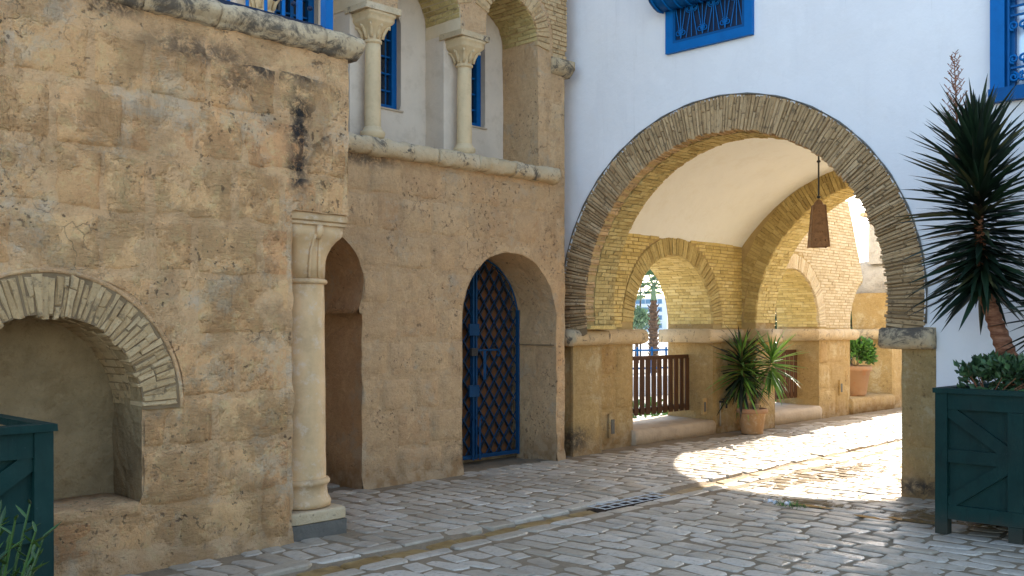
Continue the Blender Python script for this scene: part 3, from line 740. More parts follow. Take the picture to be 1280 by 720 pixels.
for cx_, cy_ in ((0, -1), (-1, 0), (1, 0), (0, 1)):
    for o_ in (-.045, .045):
        pts = [(4.343+cx_*r_+(-cy_)*o_*q, 6.533+cy_*r_+cx_*o_*q, z_) for r_, q, z_ in ((.183, 1, 1.985), (.188, .95, 2.1), (.198, .85, 2.2), (.222, .6, 2.28), (.248, .5, 2.32))]
        mb.tube(pts, [.012, .013, .013, .014, .012], 6)
    mb.tube([(4.343+cx_*.235, 6.533+cy_*.235, 2.29), (4.343+cx_*.262, 6.533+cy_*.262, 2.33), (4.343+cx_*.258, 6.533+cy_*.258, 2.385)], [.02, .03, .026], 8)
link('capital_leaves', mb, M['marble'], colm, True)
mb = MB(); mb.lathe((4.343, 6.533, 0), [(.245, 2.385), (.262, 2.392), (.262, 2.41), (.25, 2.416), (.268, 2.425), (.272, 2.455), (.265, 2.478), (.2, 2.48)], 48, 0, [1]*8)
link('abacus', mb, M['marble'], colm)

# blue balcony railing
bal = thing('balcony_railing', (4.5, 6.42, 3.88), 'blue iron balcony railing on top of the stone building', 'railing')
mb = MB(); mb.box((4.465, 6.37, 3.885), (4.535, 6.44, 5.0)); link('post', mb, M['blue_bright'], bal)
mb = MB(); mb.bar((.6, 6.41, 3.95), (4.45, 6.41, 3.95), .035); link('rail', mb, M['blue_dark'], bal)
mb = MB(); mb.bar((.6, 6.41, 4.85), (4.45, 6.41, 4.85), .04); link('rail', mb, M['blue'], bal)
mb = MB(); mb.bar((4.5, 6.46, 3.95), (4.5, 7.75, 3.95), .03); link('rail', mb, M['blue'], bal)
mb = MB(); mb.box((2.9, 6.375, 3.885), (2.98, 6.455, 5.0)); link('post', mb, M['blue_bright'], bal)
x = .7
while x < 4.4:
    mb = MB(); mb.bar((x, 6.41, 3.96), (x, 6.41, 4.84), .022); link('bar', mb, M['blue_bright'], bal)
    x += .155
mb = MB(); mb.box((4.23, 6.395, 3.96), (4.265, 6.425, 4.84)); link('bar', mb, M['blue_bright'], bal)
for x in (4.19, 4.34, 4.03):
    for z in (4.08, 4.2):
        mb = MB(); mb.lathe((x, 6.40, z), [(.004, -.02), (.018, -.012), (.022, 0), (.018, .012), (.004, .02)], 8); link('knob', mb, M['blue_dark'], bal, True)

# ================================================================ MIDDLE GALLERY BUILDING
mid = thing('gallery_building', (6.8, 7.83, 0), 'pinkish stone building with upper gallery of arches and small columns', 'building')
mp = MVW(7.83)
D1 = arch(5.40, 2.03, .54, a=4.9, b=5.92, zs=1.74); D2 = arch(8.05, 1.70, .77, a=7.28, b=8.82)
bays = [(5.53, 5.09, 5.97), (6.81, 6.37, 7.25), (8.07, 7.65, 8.50)]
def hmid(s, z):
    e = .03*(1-z/.14) if z < .14 else 0
    return .008*nz(s, 5, z, 1.5, 3)+.004*nz(s, 6, z, 8, 3)+e
mb = MB(); face(mb, lin(4.0, 8.98, .05), lin(-.06, 3.5, .05), lambda s, z, h: (warp(s, z)[0]+(.012*noise.noise(Vector((0, 1, z*9))) if s > 8.9 else 0), 7.83-h, warp(s, z)[1]), [D1, D2], hmid)
link('wall', mb, M['stone_mid'], mid, True)
cs = [(.02, .36), (.36, .74), (.74, 1.1), (1.1, 1.47), (1.47, 1.83), (1.83, 2.2), (2.2, 2.58), (2.58, 2.95), (2.95, 3.3)]
for k, c in enumerate(cs):
    ashlar(mid, 5.0 if c[0] > 2.5 else 5.9, 8.97, [c], mp, [D1, D2], .013, M['stone_mid'], (.3, .66), seed=60+k)
for d, dep, o_ in ((D1, .75, arch_outline(5.40, 2.03, .54, a=4.9, b=5.92, z0=-.08, zs=1.74)), (D2, .66, arch_outline(8.05, 1.70, .77, a=7.28, b=8.82, z0=-.08, zs=1.70))):
    mb = MB(); reveal(mb, o_, mp, -.004, dep, 8, .012); link('door_reveal', mb, M['stone_mid'], mid, True)
# groove line and imposts in the gate reveal
mb = MB(); mb.box((8.80, 7.85, 1.385), (8.835, 8.46, 1.40)); link('impost_line', mb, M['mortar_dark'], mid)
mb = MB()
mb.box((4.2, 8.6, -.1), (6.6, 8.7, 3.4)); mb.box((7.0, 8.62, -.1), (9.2, 8.72, 3.4)); mb.box((4.5, 7.83+.12, 3.36), (8.95, 8.7, 3.49))
mb.box((6.3, 7.9, -.1), (6.4, 8.7, 3.3)); mb.box((4.0, 8.5, -.1), (4.2, 8.7, 3.4))
link('inner_wall', mb, M['stone_mid'], mid)
# side return at the white wall
mb = MB(); mb.grid(lambda i, j: (8.98+.008*noise.noise(Vector((0, 1, j*.1*9))), 7.83+.8*i/4, -.06+7.06*j/70), 4, 70); link('wall_return', mb, M['stone_mid'], mid, True)
mb = MB(); mb.box((8.985, 8.19, -.1), (9.3, 8.25, 7)); link('wall_return', mb, M['stone_mid'], mid)
# gallery front
gh = [rect(4.6, 8.5, 3.4, 4.85)]+[arch(c, 5.0, (b-a)/2, a=a, b=b, z0=3.4) for c, a, b in bays]+[arch(4.25, 5.0, .44, z0=3.4)]
mb = MB(); face(mb, lin(3.2, 8.98, .045), lin(3.5, 7.0, .045), mp, gh, lambda s, z: .006*nz(s, 5, z, 2, 3)); link('gallery_front', mb, M['stone_mid'], mid, True)
for c, a, b in bays:
    r = (b-a)/2
    oo = arch_outline(c, 5.0, r, z0=4.85)
    if b > 8.4: oo = [(b, 3.5), (b, 3.9), (b, 4.3), (b, 4.6)]+oo
    mb = MB(); reveal(mb, oo, mp, -.004, .58, 4, .006); link('gallery_reveal', mb, M['stone_mid'] if b > 8.4 else M['mortar_pale'], mid, True)
    mb = MB(); soffit_bricks(mb, c, 5.0, r, mp, -.005, -.57, 0, PI, .05, .19, int(c*10)); link('soffit_bricks', mb, M['brick_brown'], mid, own=False, stuff=True)
    ring(mid, c, 5.0, r-.004, r+.21, mp, .018, .05, M['brick_niche'], -.15 if b > 8.4 else .3, PI-.3, .055, seed=int(c*7), jr=.006)
for ax in (4.89, 6.17, 7.45):     # solid pieces over the columns and the plaster piers behind
    mb = MB(); mb.box((ax-.2, 8.10, 3.45), (ax+.2, 8.42, 4.85)); link('pier', mb, M['plaster'], mid)
    mb = MB(); mb.box((ax-.22, 7.79, 4.80), (ax+.22, 8.16, 4.862), .006); link('impost', mb, M['ledge'], mid)
mb = MB(); wall_bricks(mb, 5.0, 8.97, 4.86, 6.4, mp, [(c, 5.0, (b-a)/2+.22, 4.0) for c, a, b in bays], .2, .055, 31); link('wall_bricks', mb, M['brick_niche'], mid, own=False, stuff=True)
ashlar(mid, 8.50, 8.97, [(3.52, 3.92), (3.92, 4.32), (4.32, 4.68)], mp, None, .010, M['stone_mid'], (.2, .32), seed=91)
mb = MB(); ledge(mb, 8.74, 9.07, [(0, 4.66), (.05, 4.70), (.085, 4.74), (.09, 4.84), (0, 4.87), (-.1, 4.87), (-.1, 4.66)], mp, 10, .012); link('cornice_stone', mb, M['ledge_dark'], mid, True)
# gallery back wall with three windows
wins = [(5.28, 5.80), (6.42, 6.89), (7.72, 8.19)]
mb = MB(); face(mb, lin(4.0, 8.6, .06), lin(3.4, 6.0, .06), MV(8.41), [rect(a, b, 4.0, 5.03) for a, b in wins], lambda s, z: .01*nz(s, 9, z, 2.2, 3)+.003*nz(s, 1, z, 9)); link('gallery_back', mb, M['plaster'], mid, True)
mb = MB(); mb.box((4.0, 8.62, 3.3), (8.9, 8.72, 6.9)); mb.box((3.2, 7.9, 6.9), (9.0, 8.7, 7.0)); link('inner_wall', mb, M['stone_mid'], mid)
for a, b in wins:
    mb = MB(); reveal(mb, [(b, 4.0), (b, 5.03), (a, 5.03), (a, 4.0), (b, 4.0)], MV(8.41), -.005, .12, 2, 0); link('window_reveal', mb, M['plaster'], mid)
    mb = MB(); mb.box((a-.02, 8.395, 3.985), (b+.03, 8.54, 4.004)); link('window_sill', mb, M['sill'], mid)
    mb = MB(); mb.box((a, 8.48, 4.0), (a+.07, 8.54, 5.03)); mb.box((b-.07, 8.48, 4.0), (b, 8.54, 5.03)); mb.box((a+.07, 8.482, 4.004), (b-.07, 8.54, 4.06)); mb.box((a+.07, 8.482, 4.96), (b-.07, 8.54, 5.03))
    wf = link('window', mb, M['blue'], mid)
    mb = MB(); mb.box((a+.05, 8.535, 4.03), (b-.05, 8.55, 5.0)); link('pane', mb, M['glass_dark'], wf)
    cxw = (a+b)/2
    mb = MB(); mb.box((cxw-.02, 8.49, 4.05), (cxw+.02, 8.535, 4.97)); link('mullion', mb, M['blue'], wf)
    for q in (1, 2, 3, 4):
        z = 4.03+.94*q/5; mb = MB(); mb.box((a+.06, 8.502, z-.008), (b-.06, 8.53, z+.008)); link('glazing_bar', mb, M['blue'], wf)
    for x in (a+.14, b-.14):
        mb = MB(); mb.bar((x, 8.5, 4.05), (x, 8.5, 4.97), .014); link('glazing_bar', mb, M['blue'], wf)
# rough string ledge
prof = [(0, 3.33), (.085, 3.34), (.115, 3.365), (.125, 3.41), (.122, 3.465), (.105, 3.49), (.05, 3.51), (-.5, 3.52), (-.5, 3.33)]
s_ = 4.4; k = 0
while s_ < 8.76:
    e = min(s_+random.uniform(.55, .9), 8.78); e = 8.78 if 8.78-e < .2 else e
    mb = MB(); mb.cur = random.random(); ledge(mb, s_+.003, e-.003, prof, mp, 26, .017, seed=40+k*2.3, sc=9); link('ledge_stone', mb, M['ledge'], mid, True); s_ = e; k += 1
# gallery columns
def gallery_column(x, zb, label):
    t = thing('gallery_column', (x, 8.0, zb), label, 'column', 'small columns of the upper gallery')
    H = 4.80-zb
    mb = MB(); mb.lathe((x, 7.98, zb), [(.12, 0), (.12, .03), (.13, .05), (.125, .075), (.10, .09), (.098, .11), (.085, .125)], 24); link('base', mb, M['column_stone'], t, True)
    mb = MB(); mb.lathe((x, 7.98, zb), [(.086, .12)]+[(.086-.008*q/8, .13+(H-.42)*q/8) for q in range(9)], 24, .006); link('shaft', mb, M['column_stone'], t, True)
    zc = H-.30
    mb = MB(); mb.lathe((x, 7.98, zb), [(.078, zc), (.095, zc+.012), (.095, zc+.03), (.078, zc+.04), (.084, zc+.09), (.108, zc+.15), (.155, zc+.20), (.165, zc+.22), (.165, zc+.26), (.175, zc+.265), (.178, zc+.297)], 32, .004, [0, 0, 0, 0, .15, .5, .9, 1, 1, 1, 1]); link('capital', mb, M['column_stone'], t, True)
    mb = MB()
    for q in range(8):
        a = q*PI/4; rr = 1.18 if q % 2 else 1
        mb.tube([(x+math.cos(a)*r_*rr, 7.98+math.sin(a)*r_*rr, zb+z_) for r_, z_ in ((.084, zc+.05), (.098, zc+.11), (.125, zc+.16), (.15, zc+.17), (.148, zc+.145))], [.018, .02, .018, .014, .008], 6)
    link('capital_leaves', mb, M['column_stone'], t, True)
gallery_column(6.17, 3.53, 'small yellow stone gallery column beside the tall left blue window')
gallery_column(7.45, 3.53, 'small yellow stone gallery column between the two grilled blue windows')
gallery_column(4.89, 4.42, 'small gallery column whose base shows behind the blue balcony railing')
mb = MB(); mb.box((4.6, 7.84, 3.5), (5.06, 8.15, 4.42)); link('parapet_block', mb, M['plaster'], mid)

# iron gate in the arched doorway
gate = thing('iron_gate', (8.05, 8.46, 0), 'blue iron lattice gate in the arched doorway', 'gate')
G = arch(8.05, 1.70, .77, z0=-.5)
mb = MB()
for z in lin(.02, 2.46, .04):
    hw = .77 if z < 1.7 else math.sqrt(max(0, .77**2-(z-1.7)**2)); mb.add([(8.05-hw, 8.56, z), (8.05+hw, 8.56, z)], [])
n = len(mb.v)//2
for i in range(n-1): mb.f.append((2*i, 2*i+1, 2*i+3, 2*i+2)); mb.mi.append(0)
link('backing_board', mb, M['brown_door'], gate)
def lattice(y, w, mat, single, ph):
    al = None if single else MB()
    px, pz = .17, .235; sl = pz/px
    for sg in (1, -1):
        c0 = -30
        for k in range(-30, 40):
            zc = ph+k*pz; pts = []
            for q in range(0, 309):
                x = 7.28+q*.005; z = zc+sg*sl*(x-8.05)
                if G(x, z) < -.03 and z > .05: pts.append((x, z))
            if len(pts) > 8:
                b_ = MB() if single else al
                b_.bar((pts[0][0], y+sg*.004, pts[0][1]), (pts[-1][0], y+sg*.004, pts[-1][1]), w, w*.6)
                if single: link('lattice_bar', b_, mat, gate)
    if not single: link('rear_lattice', al, mat, gate)
lattice(8.455, .011, M['gate_blue_shaded'], True, .03)
lattice(8.53, .030, M['dark_metal'], False, .11)
for x, w_ in ((7.30, .03), (8.02, .025), (8.07, .025), (8.80, .022)):
    zt = 1.7+math.sqrt(max(0, .76**2-(x-8.05)**2)); mb = MB(); mb.box((x-w_/2, 8.425, .03), (x+w_/2, 8.475, zt)); link('stile', mb, M['gate_blue_shaded'], gate)
mb = MB(); mb.tube([(8.05+.755*math.cos(t), 8.455, 1.7+.755*math.sin(t)) for t in lin(0, PI, .1)], .012, 6); link('arch_frame', mb, M['gate_blue_shaded'], gate, True)
mb = MB(); mb.box((7.30, 8.43, .04), (8.80, 8.47, .085)); link('bottom_rail', mb, M['gate_blue_shaded'], gate)
for z in (1.58, .85): mb = MB(); mb.box((7.93, 8.40, z-.07), (8.09, 8.424, z+.07)); link('lock_plate', mb, M['gate_blue_shaded'], gate)
mb = MB(); mb.box((7.95, 8.385, 1.27), (8.05, 8.42, 1.36)); link('padlock', mb, M['dark_metal'], gate)
mb = MB(); mb.bar((8.0, 8.41, 1.335), (8.42, 8.41, 1.335), .022); mb.bar((8.18, 8.40, 1.335), (8.18, 8.40, .98), .035); mb.tube([(8.42, 8.41, 1.335), (8.45, 8.41, 1.30), (8.43, 8.41, 1.26), (8.39, 8.41, 1.27)], .011, 6); link('latch', mb, M['gate_blue_shaded'], gate)
for x in (7.99, 8.10): mb = MB(); mb.bar((x, 8.40, .03), (x, 8.40, .5), .02); mb.tube([(x, 8.40, .5), (x+.02, 8.40, .55), (x+.05, 8.40, .5)], .01, 6); link('bolt', mb, M['gate_blue_shaded'], gate)

# ================================================================ WHITE BUILDING AND VAULTED PASSAGE
AC, AZ, ARI, ARO = 5.84, 1.87, 1.88, 2.262
wh = thing('white_building', (9.25, 3, 0), 'whitewashed building with brick arch over the passage and blue windows', 'building')
mp = MU(9.25)
Wh = arch(AC, AZ, ARO-.02, a=3.49, b=8.6, z0=-1, zs=1.60)
RW = rect(1.55, 2.93, 3.72, 5.75)
mb = MB(); face(mb, lin(-6, 1, .5)+lin(1, 8.24, .07)[1:], lin(-.1, 5.6, .07)+lin(5.6, 12, 1.)[1:], mp, [Wh, RW], lambda s, z: .010*nz(s, 2, z, 1.1, 3)+.003*nz(s, 2, z, 6, 3)); link('wall', mb, M['white'], wh, True)
mb = MB()     # body of the building above the vault, ends and roof
mb.box((9.45, -6, 4.16), (14.18, 8.96, 11.98)); mb.box((9.30, -6, -.1), (14.18, -5.9, 12)); mb.box((9.45, -5.9, -.1), (14.18, 3.35, 4.15)); mb.box((9.40, 3.4, 5.9), (9.44, 8.9, 12)); link('body', mb, M['white'], wh)
# mortar bed of the front ring, ring bricks, soffit
mb = MB(); face(mb, lin(3.4, 8.25, .07), lin(1.5, 4.3, .07), MU(9.258), [lambda s, z: math.hypot(s-AC, z-AZ)-ARI-.01, lambda s, z: z-1.53, lambda s, z: ARO+.02-math.hypot(s-AC, z-AZ)], lambda s, z: 0); link('ring_mortar', mb, M['mortar_dark'], wh)
tb = math.asin((1.60-AZ)/ARI)
ring(wh, AC, AZ, ARI, ARO, mp, .014, .16, M['brick_grey'], tb+.0, PI-tb, .040, seed=2, jr=.016, gap=.010, j=.006, smoothch=.008, split=.6)
mb = MB(); mb.tube([(9.235, AC+math.cos(t)*(ARO+.006), AZ+math.sin(t)*(ARO+.006)) for t in lin(-.12, PI+.1, .05)], [.009+.004*math.sin(k*1.9) for k in range(len(lin(-.12, PI+.1, .05)))], 6); link('arch_rim', mb, M['dark_stone'], wh, True)
mb = MB(); reveal(mb, arch_outline(AC, AZ, ARI+.012, z0=1.58, zs=1.6), mp, .02, .55, 3, .003); link('arch_intrados', mb, M['mortar_buff'], wh, True)
mb = MB(); soffit_bricks(mb, AC, AZ, ARI, mp, -.16, -.55, tb, PI-tb, .05, .17, 8); link('soffit_bricks', mb, M['brick_brown'], wh, own=False, stuff=True)
# rear face of the front arch, seen from inside the passage
mb = MB(); face(mb, lin(3.4, 8.4, .1), lin(1.4, 4.4, .1), MU(9.80), [arch(AC, AZ, ARI+.005, a=3.81, b=7.93, z0=-1, zs=1.6)], lambda s, z: 0); link('arch_rear_face', mb, M['brick_buff'], wh)
# right pier
mb = MB(); face(mb, lin(3.49, 3.81, .04), lin(-.05, 1.45, .05), MU(9.245), None, lambda s, z: .008*nz(s, 4, z, 3, 3)+(.012 if z < .2 else 0))
mb.grid(lambda i, j: (9.245+.55*i/6-.012*noise.noise(Vector((3.81*3, 4, j*.05*3)))*0, 3.81+.006*nz(i*.1, 2, j*.05, 4), -.05+1.5*j/30), 6, 30); mb.box((9.28, 3.3, -.1), (9.8, 3.8, 1.5)); link('pier', mb, M['stone_pass'], wh, True)
ashlar(wh, 3.495, 3.80, [(.02, .47), (.47, .93), (.93, 1.38)], MU(9.245), None, .008, M['stone_pass'], (.5, .6), seed=7, joint=.01)
mb = MB(); ledge(mb, 3.488, 3.985, [(0, 1.40), (.09, 1.405), (.125, 1.44), (.13, 1.52), (.11, 1.585), (.04, 1.602), (-.56, 1.602), (-.56, 1.40)], mp, 10, .014, seed=3); link('impost', mb, M['ledge_dark'], wh, True)
# left pier
mb = MB(); mb.grid(lambda i, j: (9.26+.56*i/10, 7.93-.006*nz(i*.06, 4, j*.05, 4), -.05+1.5*j/30), 10, 30); mb.grid(lambda i, j: (9.26-.006*nz(j, 2, i, .1), 7.93+.04*i/1, -.05+1.5*j/30), 1, 30); mb.box((9.30, 7.96, -.1), (9.8, 8.3, 1.5)); link('pier', mb, M['stone_pass'], wh, True)
ashlar(wh, 9.27, 9.80, [(.02, .72), (.72, 1.38)], MV(7.93), None, .006, M['stone_pass'], (.6, .7), seed=8, joint=.01)
mb = MB(); ledge(mb, 9.14, 9.86, [(0, 1.38), (.07, 1.39), (.13, 1.43), (.14, 1.52), (.11, 1.57), (.0, 1.585), (-.2, 1.585), (-.2, 1.38)], MV(7.93), 16, .015, seed=13); link('impost', mb, M['ledge'], wh, True)
mb = MB(); mb.box((9.27, 7.66, 1.588), (9.78, 7.95, 1.625), .006); link('springer', mb, M['brick_buff'], wh)

# vaulted passage
pas = thing('vaulted_passage', (11.7, 8.15, 0), 'golden brick passage with cream barrel vault behind the big arch', 'passage')
VZ, VR = 1.10, 2.914
mb = MB()
def vp(i, j):
    a0 = math.asin((2.86-VZ)/VR); t = a0+(PI-2*a0)*i/40; r = VR+.012*nz(j*.2, t*3, 0, 1.2, 3)
    return (9.8+3.9*j/24, 5.84+r*math.cos(t), VZ+r*math.sin(t))
mb.grid(vp, 40, 24); link('vault', mb, M['vault'], pas, True)
mp = MV(8.15)
W1 = arch(11.77, 1.66, 1.0, z0=.20); W2 = arch(15.20, 1.62, 1.0, z0=.22); W3 = arch(18.42, 1.60, 1.0, z0=.28, b=19.3)
def cutr(s, z):      # broken end: everything right of the sloping line, above 2.2
    return (17.36+.60*min(1, max(0, (3.92-z)/1.35))-s) if z > 2.45 else (9 if s < 18.4 or z < 2.25 else (2.3-z))
mb = MB(); face(mb, lin(9.80, 19.35, .06), lin(-.05, 1.51, .06), mp, [W1, W2, W3], lambda s, z: -.002+.010*nz(s, 7, z, 2, 3)); link('lower_wall', mb, M['stone_pass'], pas, True)
mb = MB(); face(mb, lin(9.80, 19.35, .06), lin(1.51, 3.95, .06), mp, [W1, W2, W3, cutr], lambda s, z: .002+.005*nz(s, 7, z, 2, 3)-(0.004 if 1.58 < z else 0)); link('wall', mb, M['mortar_buff'], pas, True)
mb = MB(); face(mb, lin(19.3, 27, .1), lin(-.05, 2.3, .1), mp, None, lambda s, z: .01*nz(s, 7, z, 2, 3)); mb.box((19.32, 8.20, -.1), (27, 8.96, 2.28)); link('wall', mb, M['stone_pass'], pas, True)
# back of the thick wall
mb = MB(); face(mb, lin(9.4, 19.35, .1), lin(-.1, 3.95, .1), MV(8.97), [W1, W2, W3, cutr], lambda s, z: 0); 
mb.grid(lambda i, j: (9.8+7.55*i/30, 8.15+.82*j/3, 3.94), 30, 3)
mb.grid(lambda i, j: (17.36+.60*min(1, max(0, (3.94-(2.45+1.49*i/14))/1.35)), 8.15+.82*j/3, 2.45+1.49*i/14), 14, 3)
link('rear_wall', mb, M['brick_pale'], pas)
for k, (cx_, cz_, z0_, b_) in enumerate(((11.77, 1.66, .20, 12.77), (15.20, 1.62, .22, 16.2), (18.42, 1.60, .28, 19.3))):
    ol = arch_outline(cx_, cz_, 1.0, b=b_, z0=z0_) if k < 2 else [(b_, z0_), (b_, .7), (b_, 1.1), (b_, 1.6), (19.25, 1.95), (19.12, 2.3)]
    if k == 2:
        mb = MB(); reveal(mb, [(17.95, 2.44), (17.72, 2.31), (17.55, 2.09), (17.45, 1.85), (17.42, 1.6), (17.42, .28)], mp, -.003, .82, 5, .006); link('reveal', mb, M['brick_pale'], pas, True)
    mb = MB(); reveal(mb, ol, mp, -.003, .82, 5, .008); link('reveal', mb, M['stone_pass'] if k < 2 else M['stone_pass'], pas, True)
    if k < 2: 
        mb = MB(); soffit_bricks(mb, cx_, cz_, 1.0, mp, -.02, -.81, 0, PI, .052, .2, 12+k); link('soffit_bricks', mb, M['brick_buff'] if k == 0 else M['brick_buff'], pas, own=False, stuff=True)
    # sill slab, a low step projecting into the passage
    mb = MB(); ledge(mb, cx_-1.0-(.02 if k else .03), b_+(.0 if k else .0), [(.05, -.03), (.06, z0_-.06), (.035, z0_-.015), (0, z0_), (-.4, z0_+.01), (-.86, z0_+.02), (-.86, -.03)], mp, 24, .010, seed=k*9.); link('sill', mb, M['sill'] if k < 2 else M['stone_pass'], pas, True)
    if k < 2: ring(pas, cx_, cz_, .995, 1.245, mp, .022, .06, M['brick_brown'] if k == 0 else M['brick_pale'], 0, PI, .052, seed=30+k, jr=.004, gap=.006, j=.003)
D_ = [(11.77, 1.66, 1.25, 0), (15.20, 1.62, 1.25, 0), (18.42, 1.60, 1.0, 0)]
mb = MB(); wall_bricks(mb, 9.82, 13.6, 1.60, 2.93, mp, D_, seed=41); link('wall_bricks', mb, M['brick_buff'], pas, own=False, stuff=True)
mb = MB(); wall_bricks(mb, 14.2, 18.3, 1.60, 3.93, mp, D_, seed=42, top=lambda z: 17.35+.60*min(1, max(0, (3.92-z)/1.35)) if z > 2.45 else 18.0); link('wall_bricks', mb, M['brick_pale'], pas, own=False, stuff=True)
# lower stone courses
for (a, b, sd_) in ((9.84, 10.77, 1), (12.77, 14.2, 2), (14.2, 14.22, 3), (16.2, 17.42, 4), (19.3, 24, 5)):
    for k, c in enumerate([(.02, .5), (.5, .96), (.96, 1.37)]):
        if b-a > .2: ashlar(pas, a, b, [c], mp, None, .012, M['stone_pass'], (.38, .72), seed=sd_*10+k)
for (a, b) in ((9.84, 10.99), (12.52, 14.23), (14.2, 14.45), (15.98, 17.60), (19.1, 24)):
    s_ = a
    while s_ < b-.01:
        e = min(b, s_+random.uniform(.7, 1.2)); e = b if b-e < .3 else e
        mb = MB(); ledge(mb, s_, e-.004, [(0, 1.38), (.05, 1.385), (.10, 1.42), (.11, 1.52), (.07, 1.57), (0, 1.582), (-.6, 1.582), (-.82, 1.57), (-.82, 1.39), (-.4, 1.38)], mp, 16, .013, seed=s_); link('ledge_stone', mb, M['ledge'], pas, True); s_ = e
# rear transverse arch
RC, RZ, RRI = 5.84, 1.68, 2.06
RH = arch(RC, RZ, RRI, z0=-1)
mb = MB(); face(mb, lin(3.3, 8.2, .08), lin(-.05, 4.6, .08), MU(13.6), [RH], lambda s, z: .0)
face(mb, lin(2.3, 9.0, .1), lin(-.05, 4.6, .1), MU(14.2), [RH], lambda s, z: 0); link('rear_arch_mortar', mb, M['mortar_buff'], pas)
mb = MB(); reveal(mb, arch_outline(RC, RZ, RRI+.004, z0=0), MU(13.6), -.002, .6, 3, .003); link('rear_arch_reveal', mb, M['stone_pass'], pas, True)
mb = MB(); soffit_bricks(mb, RC, RZ, RRI, MU(13.6), -.01, -.59, 0, PI, .052, .2, 18); link('soffit_bricks', mb, M['brick_buff'], pas, own=False, stuff=True)
# its face: two rings of brick up to the vault
ring(pas, RC, RZ, RRI-.002, RRI+.20, MU(13.6), .018, .05, M['brick_brown'], .0, PI, .058, seed=51, jr=.003)
sb = MB(); ring(pas, RC, RZ-.06, RRI+.23, RRI+.42, MU(13.6), .012, .05, M['brick_brown'], .1, PI-.1, .05, seed=52, jr=.004, stuff=sb); link('outer_ring_bricks', sb, M['brick_brown'], pas, own=False, stuff=True)
for k, c in enumerate([(.02, .5), (.5, .96), (.96, 1.37)]):
    ashlar(pas, 7.91, 8.14, [c], MU(13.6), None, .01, M['stone_pass'], (.3, .4), seed=80+k)
mb = MB(); ledge(mb, 7.80, 8.15, [(0, 1.38), (.07, 1.39), (.09, 1.45), (.08, 1.55), (0, 1.582), (-.66, 1.582), (-.68, 1.45), (-.66, 1.38)], MU(13.6), 8, .012, seed=77); link('ledge_stone', mb, M['ledge'], pas, True)
# right-hand side of the passage; farther wall is unseen, added to bounce sunlight
mb = MB(); mb.box((9.8, 3.2, -.1), (13.6, 3.5, 3.0)); mb.box((14.2, 2.2, -.1), (24, 2.5, 2.6)); link('right_wall', mb, M['brick_buff'], pas)
# small fittings
for (u_, z_, w2, h2, lab) in ((10.28, .30, .07, .16, ''), (12.50, .43, .05, .12, ''), (17.0, .52, .06, .13, '')):
    mb = MB(); mb.box((u_-w2, 8.112, z_-h2), (u_+w2, 8.145, z_+h2)); q = link('socket_plate', mb, M['stone_pass'], pas)
    mb = MB(); mb.box((u_-w2*.5, 8.105, z_-h2*.7), (u_+w2*.5, 8.1125, z_+h2*.5)); link('socket_opening', mb, M['dark_stone'], q)
tap = thing('wall_tap', (12.95, 8.1, .42), 'small metal tap on the passage wall left of the potted yucca', 'tap')
mb = MB(); mb.tube([(12.95, 8.14, .47), (12.95, 8.06, .47), (12.95, 8.02, .44), (12.95, 8.02, .38)], .016, 8); link('spout', mb, M['dark_metal'], tap, True)
mb = MB(); mb.tube([(12.95, 8.07, .47), (12.95, 8.07, .51)], .012, 6); mb.bar((12.90, 8.07, .515), (13.0, 8.07, .515), .018); link('handle', mb, M['dark_metal'], tap)
mb = MB(); mb.tube([(12.95, 8.13, .46), (12.955, 8.13, .1)], .012, 6); link('pipe', mb, M['grey_plastic'], tap, True)

# ruined masonry beyond the third opening
pil = thing('ruined_pillar', (18.9, 8.5, 2.3), 'grey stone block with capped pillar above the broken arch far down the passage', 'pillar')
mb = MB()
mb.lathe((19.85, 8.5, 2.27), [(.50, 0), (.53, .05), (.52, .3), (.50, .55), (.44, .66), (.36, .70)], 40, .09, [1, 1, .9, .8, .8, .8]); link('rough_block', mb, M['grey_stone'], pil, True)
mb = MB(); mb.box((19.25, 8.2, 2.90), (19.85, 8.62, 3.84), .015); link('shaft', mb, M['grey_stone'], pil)
mb = MB(); mb.box((19.08, 8.08, 3.84), (19.95, 8.72, 3.93), .015); link('cap', mb, M['ledge_dark'], pil)

# ================================================================ blue windows on the white wall
def scroll(mb, c, r, ax, sg, up_, mpf, w=.008, turns=1.4):
    pts = []
    for k in range(15):
        t = k/14; a = PI/2*up_ + sg*t*turns*2*PI; rr = r*(1-.72*t)
        pts.append(mpf(c[0]+math.cos(a)*rr, c[1]+math.sin(a)*rr*1.0, 0))
    mb.tube(pts, w, 5)
bw = thing('grilled_window', (9.25, 5.95, 4.72), 'blue window with projecting grille above the big arch', 'window')
mb = MB(); mb.box((9.20, 5.39, 4.72), (9.262, 6.50, 4.82)); mb.box((9.20, 5.39, 4.82), (9.262, 5.48, 6.9)); mb.box((9.20, 6.40, 4.82), (9.262, 6.50, 6.9)); link('frame', mb, M['blue_bright'], bw)
mb = MB(); mb.box((9.232, 5.48, 4.82), (9.256, 6.40, 6.9)); link('shutter', mb, M['blue_dark'], bw)
mb = MB(); mb.box((9.205, 5.48, 4.82), (9.232, 6.40, 4.85)); mb.box((9.205, 5.48, 4.85), (9.232, 5.51, 6.9)); mb.box((9.205, 6.37, 4.85), (9.232, 6.40, 6.9)); link('inner_frame', mb, M['blue'], bw)
G1 = lambda s, z, h: (9.212, s, z)
